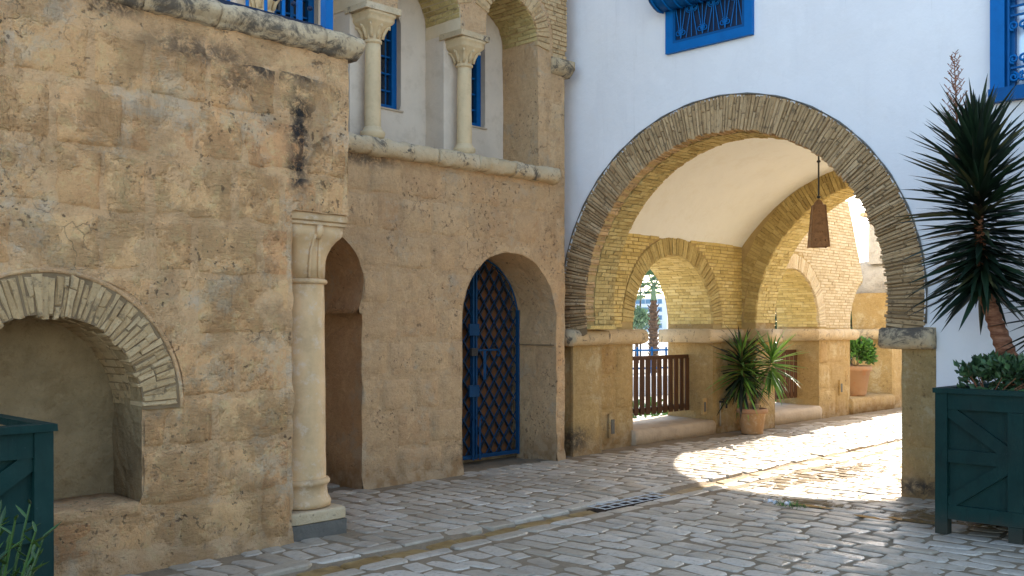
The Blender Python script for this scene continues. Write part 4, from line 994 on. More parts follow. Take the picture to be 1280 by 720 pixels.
for k in range(6):
    s0 = 5.51+.86*k/6; s1 = 5.51+.86*(k+1)/6; c = (s0+s1)/2
    for a_, b_ in (((c, 4.86), (s0, 5.24)), ((c, 4.86), (s1, 5.24)), ((c, 4.86), (c, 5.24))) if k % 2 else (((s0, 4.86), (c, 5.24)), ((s1, 4.86), (c, 5.24)), ((c, 4.86), (c, 5.24))):
        mb = MB(); mb.bar(G1(a_[0], a_[1], 0), G1(b_[0], b_[1], 0), .011, n=5); link('grille_bar', mb, M['blue_bright'], bw)
    for sg in (-1, 1):
        mb = MB(); scroll(mb, (c+sg*.036, 5.17 if k % 2 == 0 else 4.925), .038, 0, sg, 1 if k % 2 else -1, G1, .0065); link('scroll', mb, M['blue_bright'], bw, True)
# projecting box with a bellied bottom
mb = MB()
prof = [(0, 5.20), (.06, 5.195), (.14, 5.22), (.22, 5.27), (.28, 5.35), (.30, 5.45), (.30, 6.9), (0, 6.9)]
ledge(mb, 5.43, 6.56, prof, MU(9.20), 10, .0); link('projecting_box', mb, M['blue'], bw, True)
for k in range(9):
    s = 5.47+1.05*k/8; mb = MB(); mb.tube([(9.20-h-.008, s, z-.006) for h, z in prof[:7]], .010, 5); link('grille_bar', mb, M['blue_bright'], bw)

rw = thing('grilled_window', (9.3, 2.2, 3.7), 'tall blue framed window with scrolled ironwork behind the yucca at right', 'window')
A, B, Z0, Z1 = 1.55, 2.93, 3.72, 5.75
mb = MB(); mb.box((9.19, B-.05, Z0-.10), (9.33, B+.07, Z1)); mb.box((9.17, A-.09, Z0-.10), (9.33, A+.10, Z1)); link('frame', mb, M['blue_bright'], rw)
mb = MB(); mb.box((9.17, A-.10, Z0-.12), (9.34, B+.08, Z0+.0)); link('sill', mb, M['blue'], rw)
mb = MB(); mb.box((9.24, B-.12, Z0), (9.30, B-.05, Z1)); mb.box((9.24, A+.10, Z0), (9.30, A+.20, Z1)); mb.box((9.242, A+.2, Z0), (9.30, B-.2, Z0+.10)); mb.box((9.25, 2.19, Z0+.1), (9.30, 2.25, Z1)); link('casement', mb, M['blue'], rw)
mb = MB(); mb.box((9.305, A+.1, Z0), (9.315, B-.1, Z1)); link('pane', mb, M['glass'], rw)
G2 = lambda s, z, h: (9.205, s, z)
nb = 8
for k in range(nb):
    s = A+.16+(B-A-.24)*k/(nb-1)
    mb = MB(); mb.bar(G2(s, Z0, 0), G2(s, Z1, 0), .026, .026, 6); link('grille_bar', mb, M['blue'], rw)
for z in (Z0+.16, Z0+.62, Z0+.70, Z0+1.25, Z0+1.33):
    mb = MB(); mb.bar(G2(A+.1, z, 0), G2(B-.1, z, 0), .018); link('grille_bar', mb, M['blue'], rw)
for zc in (.08, .24, .53, .79, 1.16, 1.42):
    for k in range(nb-1):
        s = A+.16+(B-A-.24)*(k+.5)/(nb-1)
        for sg in (-1, 1):
            mb = MB(); scroll(mb, (s+sg*.038, Z0+zc), .042, 0, sg, 1 if zc in (.08, .79, 1.42) else -1, G2, .011); link('scroll', mb, M['blue_bright'], rw, True)

# ================================================================ wooden railings in the openings
def railing(cx_, z0, label):
    t = thing('wooden_railing', (cx_, 8.62, z0), label, 'railing')
    a, b = cx_-1.0, cx_+1.0; y = 8.62
    for z, w_ in ((z0+.03, .07), (z0+.80, .06)):
        mb = MB(); mb.cur = random.random(); mb.box((a, y-.035, z), (b, y+.035, z+w_), .003); link('rail', mb, M['wood'], t)
    n = 14
    for k in range(n):
        x = a+.06+(b-a-.12)*k/(n-1)
        mb = MB(); mb.cur = random.random(); mb.box((x-.05, y-.055, z0), (x+.05, y-.035-.002, z0+.81), .003); link('slat', mb, M['wood'], t)
railing(11.77, .33, 'brown wooden slat railing in the first arched side opening')
railing(15.20, .35, 'brown wooden railing in the farther opening behind the potted yucca')

# ================================================================ lantern
lan = thing('hanging_lantern', (11.5, 5.84, 3.9), 'rusty pierced metal lantern hanging from the vault on a chain', 'lantern')
lx, ly = 11.52, 5.80
mb = MB(); mb.tube([(lx, ly, 4.0), (lx, ly, 3.27)], .011, 6); link('rod', mb, M['dark_metal'], lan)
for z in (3.70, 3.25): mb = MB(); mb.lathe((lx, ly, z), [(.006, -.02), (.022, -.01), (.025, 0), (.022, .01), (.006, .02)], 10); link('rod_joint', mb, M['dark_metal'], lan, True)
mb = MB(); mb.lathe((lx, ly, 3.14), [(.06, -.01), (.055, .03), (.035, .065), (.012, .08)], 16); link('top_cap', mb, M['iron'], lan, True)
ca = R(38)
def lq(x, y, z): return (lx+x*math.cos(ca)-y*math.sin(ca), ly+x*math.sin(ca)+y*math.cos(ca), z)
for k in range(4):       # four tapering sheets with punched holes
    mb = MB(); an = k*PI/2
    def sp(i, j): 
        t = j/10; hw = .070+.042*(1-t); x = -hw+2*hw*i/7
        X, Y = x*math.cos(an)-hw*math.sin(an), x*math.sin(an)+hw*math.cos(an)
        return lq(X, Y, 2.62+.52*t)
    holes = {(3, 8), (2, 7), (4, 7), (2, 5), (3, 5), (4, 5), (2, 3), (3, 3), (4, 3), (1, 1), (3, 1), (5, 1)} 
    vs = [sp(i, j) for j in range(11) for i in range(8)]; fs = []
    for j in range(10):
        for i in range(7):
            q = (j*8+i, j*8+i+1, (j+1)*8+i+1, (j+1)*8+i)
            if (i, j) in holes:
                b0 = len(vs); cc = [sum(vs[t][a] for t in q)/4 for a in range(3)]
                vs += [tuple(cc[a]+(vs[t][a]-cc[a])*.42 for a in range(3)) for t in q]
                for e in range(4): fs.append((q[e], q[(e+1) % 4], b0+(e+1) % 4, b0+e))
            else: fs.append(q)
    mb.add(vs, fs); link('side', mb, M['iron'], lan)
for sx, sy in ((-1, -1), (1, -1), (1, 1), (-1, 1)):
    mb = MB(); mb.bar(lq(sx*.113, sy*.113, 2.615), lq(sx*.071, sy*.071, 3.145), .012); link('edge_strip', mb, M['iron'], lan)
mb = MB(); mb.hexa([lq(-.073, -.073, 3.135), lq(.073, -.073, 3.135), lq(.073, .073, 3.135), lq(-.073, .073, 3.135), lq(-.073, -.073, 3.15), lq(.073, -.073, 3.15), lq(.073, .073, 3.15), lq(-.073, .073, 3.15)]); link('top_plate', mb, M['iron'], lan)

# ================================================================ drain grate
gr = thing('drain_grate', (7.25, chan(7.25), 0), 'metal drain grate set in the ochre channel', 'drain grate')
mb = MB(); mb.box((6.74, chan(7.2)-.115, -.12), (7.78, chan(7.2)+.115, -.031)); link('pit', mb, M['soil'], gr)  # solid block, dark soil colour stands in for shade under the bars
for s in (-1, 0, 1): mb = MB(); mb.box((6.76, chan(7.2)+s*.095-.004, -.006), (7.76, chan(7.2)+s*.095+.004, -.002)); link('bar', mb, M['steel'], gr)
for k in range(8): mb = MB(); x = 6.77+.98*k/7; mb.box((x-.007, chan(7.2)-.10, -.004), (x+.007, chan(7.2)+.10, .001)); link('bar', mb, M['steel'], gr)

# ================================================================ planters
def planter(name_label, x0, x1, y0, y1, H, fronts, mat):
    t = thing('planter_box', ((x0+x1)/2, (y0+y1)/2, 0), name_label, 'planter')
    mb = MB(); mb.box((x0+.05, y0+.05, .12), (x1-.05, y1-.05, H-.10)); link('panel', mb, mat, t)
    mb = MB(); mb.box((x0+.06, y0+.06, H-.10), (x1-.06, y1-.06, H-.06)); link('soil', mb, M['soil'], t)
    for x in (x0, x1-.09):
        for y in (y0, y1-.09):
            mb = MB(); mb.box((x, y, 0), (x+.09, y+.09, H-.035), .002); link('post', mb, mat, t)
    for (a, b) in (((x0-.015, y0-.015), (x1+.015, y0+.07)), ((x0-.015, y1-.07), (x1+.015, y1+.015)), ((x0-.015, y0+.07), (x0+.07, y1-.07)), ((x1-.07, y0+.07), (x1+.015, y1-.07))):
        mb = MB(); mb.box((*a, H-.035), (*b, H+.002), .002); link('cap_board', mb, mat, t)
    for f in fronts:
        if f == 'x0': P_ = lambda s, z, h: (x0+.012-h, s, z); a, b = y0+.09, y1-.09
        if f == 'y0': P_ = lambda s, z, h: (s, y0+.012-h, z); a, b = x0+.09, x1-.09
        def bd(nm, s0, s1, z0, z1, h0=0., h1=.05):
            mb = MB(); q = [P_(s0, z0, h0), P_(s1, z0, h0), P_(s1, z1, h0), P_(s0, z1, h0)]+[P_(s0, z0, -h1), P_(s1, z0, -h1), P_(s1, z1, -h1), P_(s0, z1, -h1)]
            mb.hexa(q); return link(nm, mb, mat, t)
        bd('rail', a, b, H-.16, H-.037); bd('rail', a, b, .12, .23)
        m = (a+b)/2
        bd('centre_post', m-.055, m+.055, 0., H-.161, .004) if False else bd('centre_post', m-.055, m+.055, .232, H-.162, .002)
        mb = MB()
        bd('centre_foot', m-.05, m+.05, 0., .118, .004)
        zc = .61
        bd('rail', a, m-.056, zc-.05, zc+.05, -.004); bd('rail', m+.056, b, zc-.05, zc+.05, -.004)
        for s0, s1 in ((a, m-.056), (b, m+.056)):
            for za, zb in ((H-.17, zc+.05), (.24, zc-.05)):
                A_, B_ = Vector(P_(s0, za, -.008)), Vector(P_(s1, zb, -.008)); d = (B_-A_).normalized(); n_ = Vector(P_(0, 0, 1))-Vector(P_(0, 0, 0)); w_ = d.cross(n_)
                mb = MB(); mb.obox((A_+B_)/2-n_*.02, d*((B_-A_).length/2), -n_*.02, w_*.045); link('brace', mb, mat, t)
    return t
planter('large dark teal wooden planter with the tall yucca, in front of the white wall', 7.77, 8.93, 1.78, 2.94, 1.13, ('x0',), M['planter'])
planter('dark teal wooden planter at the lower left in front of the niche', .70, 1.865, 4.94, 6.10, 1.13, ('y0',), M['planter'])

# ================================================================ leaves
def blade(name, L, w, droop, fold=.25, n=6, mat=None, tip=.9):
    mb = MB(); vs = []
    for k in range(n+1):
        t = k/n; ww = w*(.55+.9*t if t < .35 else (1-((t-.35)/.65)**1.6))*.5*(1.15 if t < .35 else 1.); ww = max(ww, .0008)
        x = L*t; z = -droop*L*t*t
        vs += [(x, -ww, z+fold*ww), (x, 0, z-fold*ww), (x, ww, z+fold*ww)]
    fs = []
    for k in range(n):
        a = 3*k; fs += [(a, a+1, a+4, a+3), (a+1, a+2, a+5, a+4)]
    me = bpy.data.meshes.new(name); me.from_pydata(vs, [], fs); me.materials.append(mat); me.polygons.foreach_set('use_smooth', [True]*len(me.polygons)); me.update(); return me
def orient(p, d, roll=0., s=1.):
    x = Vector(d).normalized(); z = Vector((0, 0, 1)); y = z.cross(x)
    if y.length < 1e-3: y = Vector((0, 1, 0))
    y.normalize(); z = x.cross(y)
    m = Matrix((x, y, z)).transposed()
    m = m @ Matrix.Rotation(roll, 3, 'X')
    m = m.to_4x4() @ Matrix.Scale(s, 4); m.translation = Vector(p); return m
def leaf_mass(parent, base, tip, n, L, w, rs, e0, e1, mat):
    base, tip = Vector(base), Vector(tip); mb = MB()
    for k in range(n):
        t = ((k+.5)/n)**1.15; p = base.lerp(tip, t); az = k*2.39996+1.1; el = R(e0+(e1-e0)*t**1.25+rs.uniform(-12, 12))
        d = Vector((math.cos(az)*math.cos(el), math.sin(az)*math.cos(el), math.sin(el))); y = Vector((-math.sin(az), math.cos(az), 0)); l = L*rs.uniform(.65, 1.08)*(1-.25*max(0, t-.8)/.2)
        mb.cur = rs.random(); vs = []
        for q, ww in ((0, .5), (.3, 1), (.65, .7), (1, .02)):
            c = p+d*(l*q)-Vector((0, 0, .06*l*q*q)); vs += [c-y*w*ww*.5, c+y*w*ww*.5]
        mb.add(vs, [(0, 1, 3, 2), (2, 3, 5, 4), (4, 5, 7, 6)])
    link('inner_leaves', mb, mat, parent, own=False, stuff=True)
def yucca_head(parent, base, tip, n, L, meshes, rs, e0, e1, wid=.03, top=12):
    base, tip = Vector(base), Vector(tip); ax = (tip-base).normalized()
    o1 = ax.orthogonal().normalized(); o2 = ax.cross(o1); ga = 2.39996
    for k in range(n):
        t = ((k+.5)/n)**1.15
        p = base.lerp(tip, t); az = k*ga+rs.uniform(-.2, .2)
        el = R(e0+(e1-e0)*t**1.25+rs.uniform(-9, 9))
        d = (o1*math.cos(az)+o2*math.sin(az))*math.cos(el)+ax*math.sin(el)
        inst('leaf', rs.choice(meshes), parent, orient(p+d*wid, d, rs.uniform(-.5, .5), L*rs.uniform(.8, 1.12)*(1-.25*max(0, t-.8)/.2)))
rs = random.Random(5)
yb = [blade('yucca_leaf', 1., .085, d, .3, 6, M['yucca']) for d in (.02, .06, .12, .0)]
yt = thing('yucca_tree', (8.35, 2.52, 1.06), 'tall dark yucca with spiky leaves and a leaning scaly trunk in the right planter', 'yucca')
tp = [(8.35, 2.52, 1.0), (8.33, 2.56, 1.3), (8.32, 2.66, 1.6), (8.32, 2.76, 1.9), (8.33, 2.80, 2.4), (8.34, 2.82, 3.1)]
mb = MB()
def resample(pts, n):
    out = []
    for i in range(n+1):
        f = i/n*(len(pts)-1); k = min(int(f), len(pts)-2); out.append(Vector(pts[k]).lerp(Vector(pts[k+1]), f-k))
    return out
rp = resample(tp, 46); mb.tube(rp, [(.085-.06*i/46)*(1.12 if i % 2 else .96) for i in range(47)], 12); link('trunk', mb, M['yucca_trunk'], yt)
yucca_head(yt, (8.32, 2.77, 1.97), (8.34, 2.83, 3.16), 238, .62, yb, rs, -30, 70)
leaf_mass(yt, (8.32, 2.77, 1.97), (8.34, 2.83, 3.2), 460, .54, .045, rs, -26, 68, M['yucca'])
mb = MB(); mb.tube(resample([(8.34, 2.54, 1.15), (8.30, 2.40, 1.3), (8.26, 2.22, 1.5), (8.22, 2.10, 1.7)], 16), [.05*(1.1 if i % 2 else .95) for i in range(17)], 10); link('branch', mb, M['yucca_trunk'], yt)
yucca_head(yt, (8.23, 2.16, 1.6), (8.2, 2.02, 2.1), 62, .55, yb, rs, -40, 50)
mb = MB(); st0 = Vector((8.34, 2.98, 2.95))
fl = MB(); fl.tube([st0, st0+Vector((0, .0, .4)), st0+Vector((0, .02, .86))], [.012, .008, .0025], 6)
for k in range(34):
    t = .38+.6*k/34; p = st0+Vector((0, .02*t, .92*t)); a = k*2.4; l = .18*(1.15-t)+.02
    q = p+Vector((math.cos(a)*l*.75, math.sin(a)*l*.75, l*.75)); fl.tube([p, (p+q)/2+Vector((0, 0, -.01)), q], [.005, .004, .0025], 4)
    for m_ in range(3):
        g = p.lerp(q, .4+.2*m_); fl.tube([g, g+Vector((rs.uniform(-.03, .03), rs.uniform(-.03, .03), .02))], [.004, .003], 3)
link('flower_stalk', fl, M['yucca_trunk'], yt)
# shrub under the yucca, leaves gathered in rosettes
def leaf_cloud(mb, c, r, n, L, w, rs, shell=.35, squash=.8, cl=0, upb=.3):
    c = Vector(c); cen = [Vector((rs.gauss(0, 1), rs.gauss(0, 1), rs.gauss(0, 1))).normalized() for _ in range(cl)] if cl else None
    for k in range(n):
        d = Vector((rs.gauss(0, 1), rs.gauss(0, 1), rs.gauss(0, 1))).normalized()
        if cen: b_ = rs.choice(cen); d = (b_+d*.45).normalized()
        if d.z < -.55: d.z *= -1
        rr = (1-shell*rs.random()**1.5)*(1+.15*nz(d.x*2, d.y*2, d.z*2, 1.3)); p = c+Vector((d.x*r[0], d.y*r[1], d.z*r[2]*squash))*rr
        x = (d+Vector((rs.gauss(0, .6), rs.gauss(0, .6), rs.gauss(upb, .5)))).normalized(); y = x.orthogonal().normalized(); y = (y*math.cos(k)+x.cross(y)*math.sin(k)); l = L*rs.uniform(.7, 1.2); ww = w*l/L
        z = x.cross(y)
        mb.cur = rs.random(); mb.add([p, p+x*l*.5+y*ww*.5+z*.12*l, p+x*l, p+x*l*.5-y*ww*.5+z*.12*l, p+x*l*.5], [(0, 1, 4), (1, 2, 4), (2, 3, 4), (3, 0, 4)])
sh = thing('planter_shrub', (8.1, 2.75, 1.07), 'low dark leafy shrub at the foot of the yucca in the right planter', 'shrub')
mb = MB()
for c, r, n in (((8.1, 2.72, 1.14), (.2, .2, .2), 260), ((8.05, 2.5, 1.18), (.25, .22, .18), 280), ((8.2, 2.2, 1.15), (.25, .25, .16), 220), ((8.15, 2.62, 1.26), (.14, .12, .10), 140)):
    leaf_cloud(mb, c, r, n, .075, .045, rs, .7, 1, 9)
link('foliage', mb, M['shrub'], sh, own=False, stuff=True)
mb = MB()
for k in range(14): a = k*2.4; mb.tube([(8.1, 2.6, 1.03), (8.1+math.cos(a)*.1, 2.6+math.sin(a)*.15, 1.12), (8.1+math.cos(a)*.18, 2.55+math.sin(a)*.28, 1.22)], [.008, .006, .003], 4)
link('stems', mb, M['yucca_trunk'], sh)

# succulent at the lower left
su = thing('trailing_plant', (1.3, 3.95, 0), 'green succulent with finger-like leaves at the lower left corner', 'plant')
sb_ = [blade('finger_leaf', 1., .22, d, .5, 4, M['succulent']) for d in (-.12, .02, -.25)]
mbp = MB(); mbp.lathe((1.21, 4.10, 0), [(.2, 0), (.26, .2), (.30, .36), (.32, .38), (.32, .43), (.27, .43), (.26, .38), (.2, .36)], 24); link('pot', mbp, M['terracotta'], su, True)
mb = MB(); cnt = 0
for k in range(46):
    a = rs.uniform(0, 2*PI); rad = rs.uniform(.02, .30)
    bx_, by_ = 1.21+math.cos(a)*rad*.6, 4.10+math.sin(a)*rad*.6
    tz = rs.uniform(.60, 1.0)-rad*.3; tx, ty = 1.21+math.cos(a)*rad*1.1, 4.10+math.sin(a)*rad*1.1
    pts = [Vector((bx_, by_, .36)), Vector(((bx_+tx)/2, (by_+ty)/2, .36+(tz-.36)*.55)), Vector((tx, ty, tz))]
    mb.tube(pts, [.008, .006, .004], 5)
    for q in range(7):
        if cnt >= 296: break
        t = .3+.7*q/6; p = pts[0].lerp(pts[1], t*2) if t < .5 else pts[1].lerp(pts[2], (t-.5)*2); aa = q*2.4+k
        d = Vector((math.cos(aa), math.sin(aa), .55)).normalized()
        inst('leaf', rs.choice(sb_), su, orient(p, d, 0, rs.uniform(.055, .09))); cnt += 1
link('stems', mb, M['succulent'], su)

# potted yucca in the passage
py = thing('potted_yucca', (13.15, 7.68, 0), 'two-headed green yucca in a low terracotta pot beside the sunlit patch', 'potted plant')
px_, py_ = 13.15, 7.70
mb = MB(); mb.lathe((px_, py_, 0), [(.155, 0), (.165, .02), (.20, .30), (.21, .315)], 32, .003); link('pot', mb, M['terracotta'], py, True)
mb = MB(); mb.lathe((px_, py_, 0), [(.205, .31), (.232, .318), (.235, .37), (.222, .385), (.195, .38), (.19, .33)], 32); link('pot_rim', mb, M['terracotta_red'], py, True)
mb = MB(); mb.lathe((px_, py_, 0), [(.01, .335), (.2, .34), (.2, .345), (.01, .35)], 24); link('soil', mb, M['soil'], py)
yl = [blade('yucca_leaf', 1., .085, d, .3, 5, M['yucca_light']) for d in (.08, .18, .3, .02)]
yl2 = [blade('yucca_leaf', 1., .085, d, .3, 5, M['yucca']) for d in (.1, .25)]
h1 = Vector((px_-.03, py_+.16, .95)); h2 = Vector((px_+.33, py_-.12, 1.0))
for h, b0 in ((h1, (px_-.02, py_+.03, .33)), (h2, (px_+.05, py_-.03, .33)), (Vector((px_+.1, py_+.1, .75)), (px_+.02, py_+.05, .33))):
    mb = MB(); mb.tube(resample([b0, Vector(b0).lerp(h, .45)+Vector((.0, 0, .03)), h], 20), [(.042-.012*i/20)*(1.08 if i % 2 else .95) for i in range(21)], 8); link('stem', mb, M['pale_trunk'], py)
yucca_head(py, h1-Vector((0, 0, .22)), h1+Vector((0, 0, .28)), 125, .56, yl+yl2*2, rs, -50, 72, .015)
leaf_mass(py, h1-Vector((0, 0, .2)), h1+Vector((0, 0, .2)), 90, .46, .035, rs, -50, 60, M['yucca'])
yucca_head(py, h2-Vector((0, 0, .12)), h2+Vector((.02, -.02, .2)), 85, .54, yl, rs, -50, 72, .015)
yucca_head(py, (px_+.1, py_+.1, .65), (px_+.1, py_+.1, .95), 50, .40, yl+yl2, rs, -50, 60, .015)

# potted bush on the far sill
pb = thing('potted_bush', (18.0, 8.42, .3), 'round green bush in a tall terracotta pot on the far sill', 'potted plant')
qx, qy = 18.25, 8.42
mb = MB(); mb.lathe((qx, qy, .29), [(.18, 0), (.195, .02), (.26, .47), (.295, .485), (.30, .57), (.28, .58), (.25, .54)], 32, .004); link('pot', mb, M['terracotta_red'], pb, True)
mb = MB(); mb.lathe((qx, qy, .29), [(.01, .50), (.26, .51), (.01, .52)], 16); link('soil', mb, M['soil'], pb)
mb = MB(); leaf_cloud(mb, (qx, qy, 1.10), (.35, .35, .34), 1600, .085, .055, rs, .8, .9, 22); link('foliage', mb, M['bush'], pb, own=False, stuff=True)
mb = MB()
for k in range(8): a = k*.8; mb.tube([(qx, qy, .83), (qx+math.cos(a)*.12, qy+math.sin(a)*.12, 1.0), (qx+math.cos(a)*.22, qy+math.sin(a)*.22, 1.15)], [.012, .009, .005], 5)
link('stems', mb, M['pale_trunk'], pb)

# weeds in the joints
wd = thing('weed_tuft', (8.04, 4.34, 0), 'small green weed tuft with litter at the edge of the sunlit patch', 'weed')
mb = MB()
for k in range(70):
    a = rs.uniform(0, 2*PI); p = Vector((8.04+rs.gauss(0, .05), 4.34+rs.gauss(0, .09), .0)); l = rs.uniform(.03, .075)
    q = p+Vector((math.cos(a)*l, math.sin(a)*l, l*.7)); y = Vector((-math.sin(a), math.cos(a), 0))*.006
    mb.cur = rs.random(); mb.add([p-y, p+y, q, ], [(0, 1, 2)])
link('blades', mb, M['bush'], wd)
mb = MB()
for k in range(5): p = Vector((8.1+rs.gauss(0, .04), 4.5+rs.gauss(0, .05), .012)); mb.box(p-Vector((.02, .012, .01)), p+Vector((.02, .012, .01)), .008)
link('litter', mb, M['far_white'], wd, own=False, stuff=True)
# shallow puddles
def puddle(c, ru, rv, label, seed):
    mb = MB(); vs = [(c[0], c[1], .0035)]
    for k in range(28):
        a = 2*PI*k/28; r = 1+.45*noise.noise(Vector((math.cos(a)*1.6+seed, math.sin(a)*1.6, seed))); vs.append((c[0]+math.cos(a)*ru*r, c[1]+math.sin(a)*rv*r, .0035))
    mb.add(vs, [(0, k+1, (k+1) % 28+1) for k in range(28)]); o = link('puddle', mb, M['water'], None, own=True); o['kind'] = 'structure'
puddle((8.12, 3.22), .07, .20, '', 1.); puddle((8.02, 3.55), .05, .16, '', 4.); puddle((8.15, 4.2), .05, .22, '', 7.)

# ================================================================ OUTSIDE, seen through the side openings
def at(px, D, z=0.):
    X = (px-640)/1220*D; return Vector((.6967*X+.7173*D, -.7173*X+.6967*D, z))
# low terrace planting just beyond the wall
hd = thing('low_hedge', (13.2, 9.8, 0), 'low green ground-cover hedge just outside the first side opening', 'hedge')
mb = MB()
for k in range(16):
    c = Vector((11.9+k*.45, 9.9+.1*(k % 3), .10)); leaf_cloud(mb, c, (.42, .40, .32), 150, .11, .06, rs, .9, .8, 8)
link('foliage', mb, M['bush'], hd, own=False, stuff=True)
mb = MB()
for k in range(40): p = Vector((11.7+k*.18, 9.9+rs.gauss(0, .1), -.13)); mb.tube([p, p+Vector((rs.gauss(0, .05), rs.gauss(0, .05), .3))], [.008, .004], 4)
link('stems', mb, M['yucca_trunk'], hd)
# dark cypress-like shrub behind the second and third openings
for (cx_, cy_, r_, h_, lab) in ((20.9, 11.5, 1.4, 3.2, 'dark green shrub glimpsed through the second side opening'), (24.7, 11.5, 1.0, 2.3, 'dark green shrub glimpsed through the third side opening')):
    t = thing('dark_shrub', (cx_, cy_, -.14), lab, 'shrub'); mb = MB()
    for z in lin(.3, h_, .35): leaf_cloud(mb, (cx_, cy_, z), (r_*(1.15-z/h_*.7), r_*(1.15-z/h_*.7), .35), 230, .16, .08, rs, .9, 1., 8)
    link('foliage', mb, M['shrub'], t, own=False, stuff=True)
    mb = MB(); mb.tube([(cx_, cy_, -.14), (cx_, cy_, h_*.8)], [.08, .03], 8); link('trunk', mb, M['palm_trunk'], t, True)
# blue fence
p0, p1 = at(700, 24), at(900, 27)
fe = thing('blue_fence', p0, 'blue metal fence on low white wall outside the first opening', 'fence')
def FP(t, z): q = p0.lerp(p1, t); return (q.x, q.y, z)
for z in (.55, 1.02): mb = MB(); mb.bar(FP(0, z), FP(1, z), .05); link('rail', mb, M['blue'], fe)
for k in range(12): mb = MB(); mb.bar(FP(k/11, .3), FP(k/11, 1.1), .05); link('post', mb, M['blue'], fe)
mb = MB(); a_, b_ = Vector(FP(0, 0)), Vector(FP(1, 0)); mb.obox((a_+b_)/2+Vector((0, 0, .1)), (b_-a_)/2, (b_-a_).cross(Vector((0, 0, 1))).normalized()*.12, (0, 0, .25)); link('base_wall', mb, M['far_white'], fe)
# palm
pp = at(817, 38, -.14)
pm = thing('palm_tree', pp, 'young fan palm with shaggy brown trunk seen through the first side opening', 'palm tree')
mb = MB(); k_ = 38
mb.tube([pp+Vector((0, 0, 2.85*i/k_)) for i in range(k_+1)], [(.16+.04*(i % 2)+.02*math.sin(i*1.7))*(1-.35*(i/k_)**3) for i in range(k_+1)], 14); link('trunk', mb, M['palm_trunk'], pm)
mb = MB()
for i in range(60):
    a = i*2.4; z = .1+2.6*(i/60); q = pp+Vector((math.cos(a)*.15, math.sin(a)*.15, z)); mb.tube([q, q+Vector((math.cos(a)*.1, math.sin(a)*.1, .12))], [.04, .012], 4)
link('leaf_stubs', mb, M['palm_trunk'], pm, own=False, stuff=True)
top = pp+Vector((0, 0, 2.8))
mb = MB(); mb.tube([top, top+Vector((0, 0, .7))], [.13, .06], 8); link('crownshaft', mb, M['olive'], pm)
for i in range(20):
    a = i*2.4; el = R(75-i*5.2); d = Vector((math.cos(a)*math.cos(el), math.sin(a)*math.cos(el), math.sin(el))); s0 = top+Vector((0, 0, .5)); hub = s0+d*.62
    mb = MB(); mb.tube([s0, hub], [.025, .015], 5)
    y = d.cross(Vector((0, 0, 1))).normalized(); zz = y.cross(d)
    for q in range(19):
        t = (q-9)/9*1.45; dd = (d*math.cos(t)+y*math.sin(t)).normalized(); l = .62*(1-.25*abs(q-9)/9); wv = (y*math.cos(t)-d*math.sin(t))*.035; e = hub+dd*l-Vector((0, 0, .12*l+.1*abs(t)*l))
        mb.cur = rs.random(); mb.add([hub, hub+dd*l*.5+wv-zz*.02, e, hub+dd*l*.5-wv-zz*.02], [(0, 1, 2), (0, 2, 3)])
    link('frond', mb, M['palm_leaf'], pm)
# street lamp
lp = at(800.5, 55, -.14); sl_ = thing('street_lamp', lp, 'thin dark street lamp post left of the palm', 'street lamp')
mb = MB(); mb.tube([lp, lp+Vector((0, 0, 3.9))], [.06, .045], 8); link('post', mb, M['dark_metal'], sl_)
mb = MB(); mb.tube([lp+Vector((0, 0, 3.85)), lp+Vector((.2, .1, 4.15)), lp+Vector((.5, .25, 4.2))], [.04, .04, .03], 6); link('arm', mb, M['dark_metal'], sl_)
mb = MB(); mb.lathe(lp+Vector((.55, .28, 4.12)), [(.05, .12), (.16, .06), (.18, 0), (.1, -.05)], 12); link('lamp_head', mb, M['dark_metal'], sl_, True)
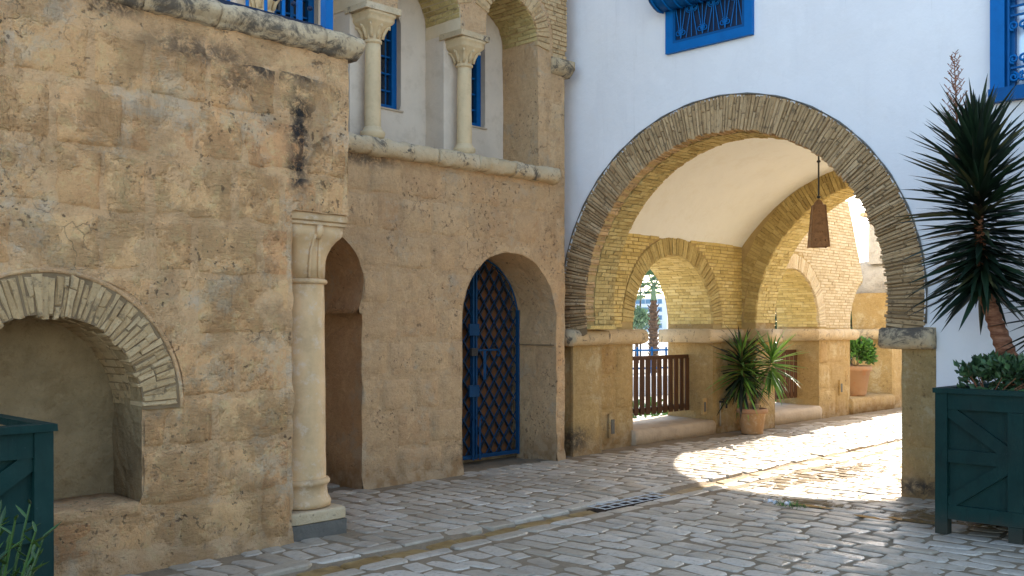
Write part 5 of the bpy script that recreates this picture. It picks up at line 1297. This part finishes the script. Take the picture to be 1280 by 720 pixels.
# pale bushy tree
tp_ = at(796, 48, -.14); tr = thing('pale_tree', tp_, 'pale grey-green bushy tree beside the street lamp', 'tree')
mb = MB(); mb.tube([tp_, tp_+Vector((0, 0, 1.2))], [.12, .08], 8)
for k in range(7): a = k*.9; mb.tube([tp_+Vector((0, 0, 1.0)), tp_+Vector((math.cos(a)*.5, math.sin(a)*.5, 1.8))], [.05, .02], 5)
link('trunk', mb, M['palm_trunk'], tr)
mb = MB()
for c, r in (((0, 0, 1.6), .8), ((.4, -.3, 1.9), .6), ((-.4, .3, 2.0), .6), ((0, .1, 2.2), .5)): leaf_cloud(mb, tp_+Vector(c), (r, r, r), 420, .25, .07, rs, .8, 1, 12, .6)
link('crown', mb, M['olive'], tr, own=False, stuff=True)
# big tree line left behind wall in same view
# white office building
ob = thing('office_building', at(760, 380, -.14), 'distant white multi-storey office building with blue window bands', 'building')
e1, e2 = at(690, 400), at(834, 372)
dx = (e2-e1); Lb = dx.length; dx.normalize(); nb_ = Vector((dx.y, -dx.x, 0)); 
if nb_.dot(e1) > 0: nb_ = -nb_
def OB(s, z, h): return e1+dx*s+nb_*h+Vector((0, 0, z))
mb = MB(); mb.obox(OB(Lb/2, 6.3, -7), dx*Lb/2, nb_*7, (0, 0, 6.4)); link('wall', mb, M['far_white'], ob)
mb = MB(); mb.obox(OB(Lb/2, 12.9, -7), dx*(Lb/2+.3), nb_*7.3, (0, 0, .25)); link('roof', mb, M['far_white'], ob)
for fl_ in range(4):
    z = 1.8+fl_*3.1
    for (a, b) in ((Lb-5.6, Lb-2.2), (Lb-11, Lb-7.2)) if fl_ < 3 else ((Lb-5.6, Lb-2.2), (2, Lb-7.0)):
        mb = MB(); mb.obox(OB((a+b)/2, z+.7, .06), dx*((b-a)/2), nb_*.08, (0, 0, .85)); w_ = link('window', mb, M['far_glass'], ob)
        n_ = max(1, int((b-a)/2.2))
        for q in range(1, n_+1 if n_ > 1 else 2):
            s = a+(b-a)*q/(n_+1 if n_ > 1 else 2); mb = MB(); mb.obox(OB(s, z+.7, .16), dx*.07, nb_*.04, (0, 0, .85)); link('mullion', mb, M['far_white'], w_)
    mb = MB(); mb.obox(OB(Lb-4, z-.5, .3), dx*2.6, nb_*.35, (0, 0, .28)); link('balcony', mb, M['far_white'], ob)
bpy.context.view_layer.update()
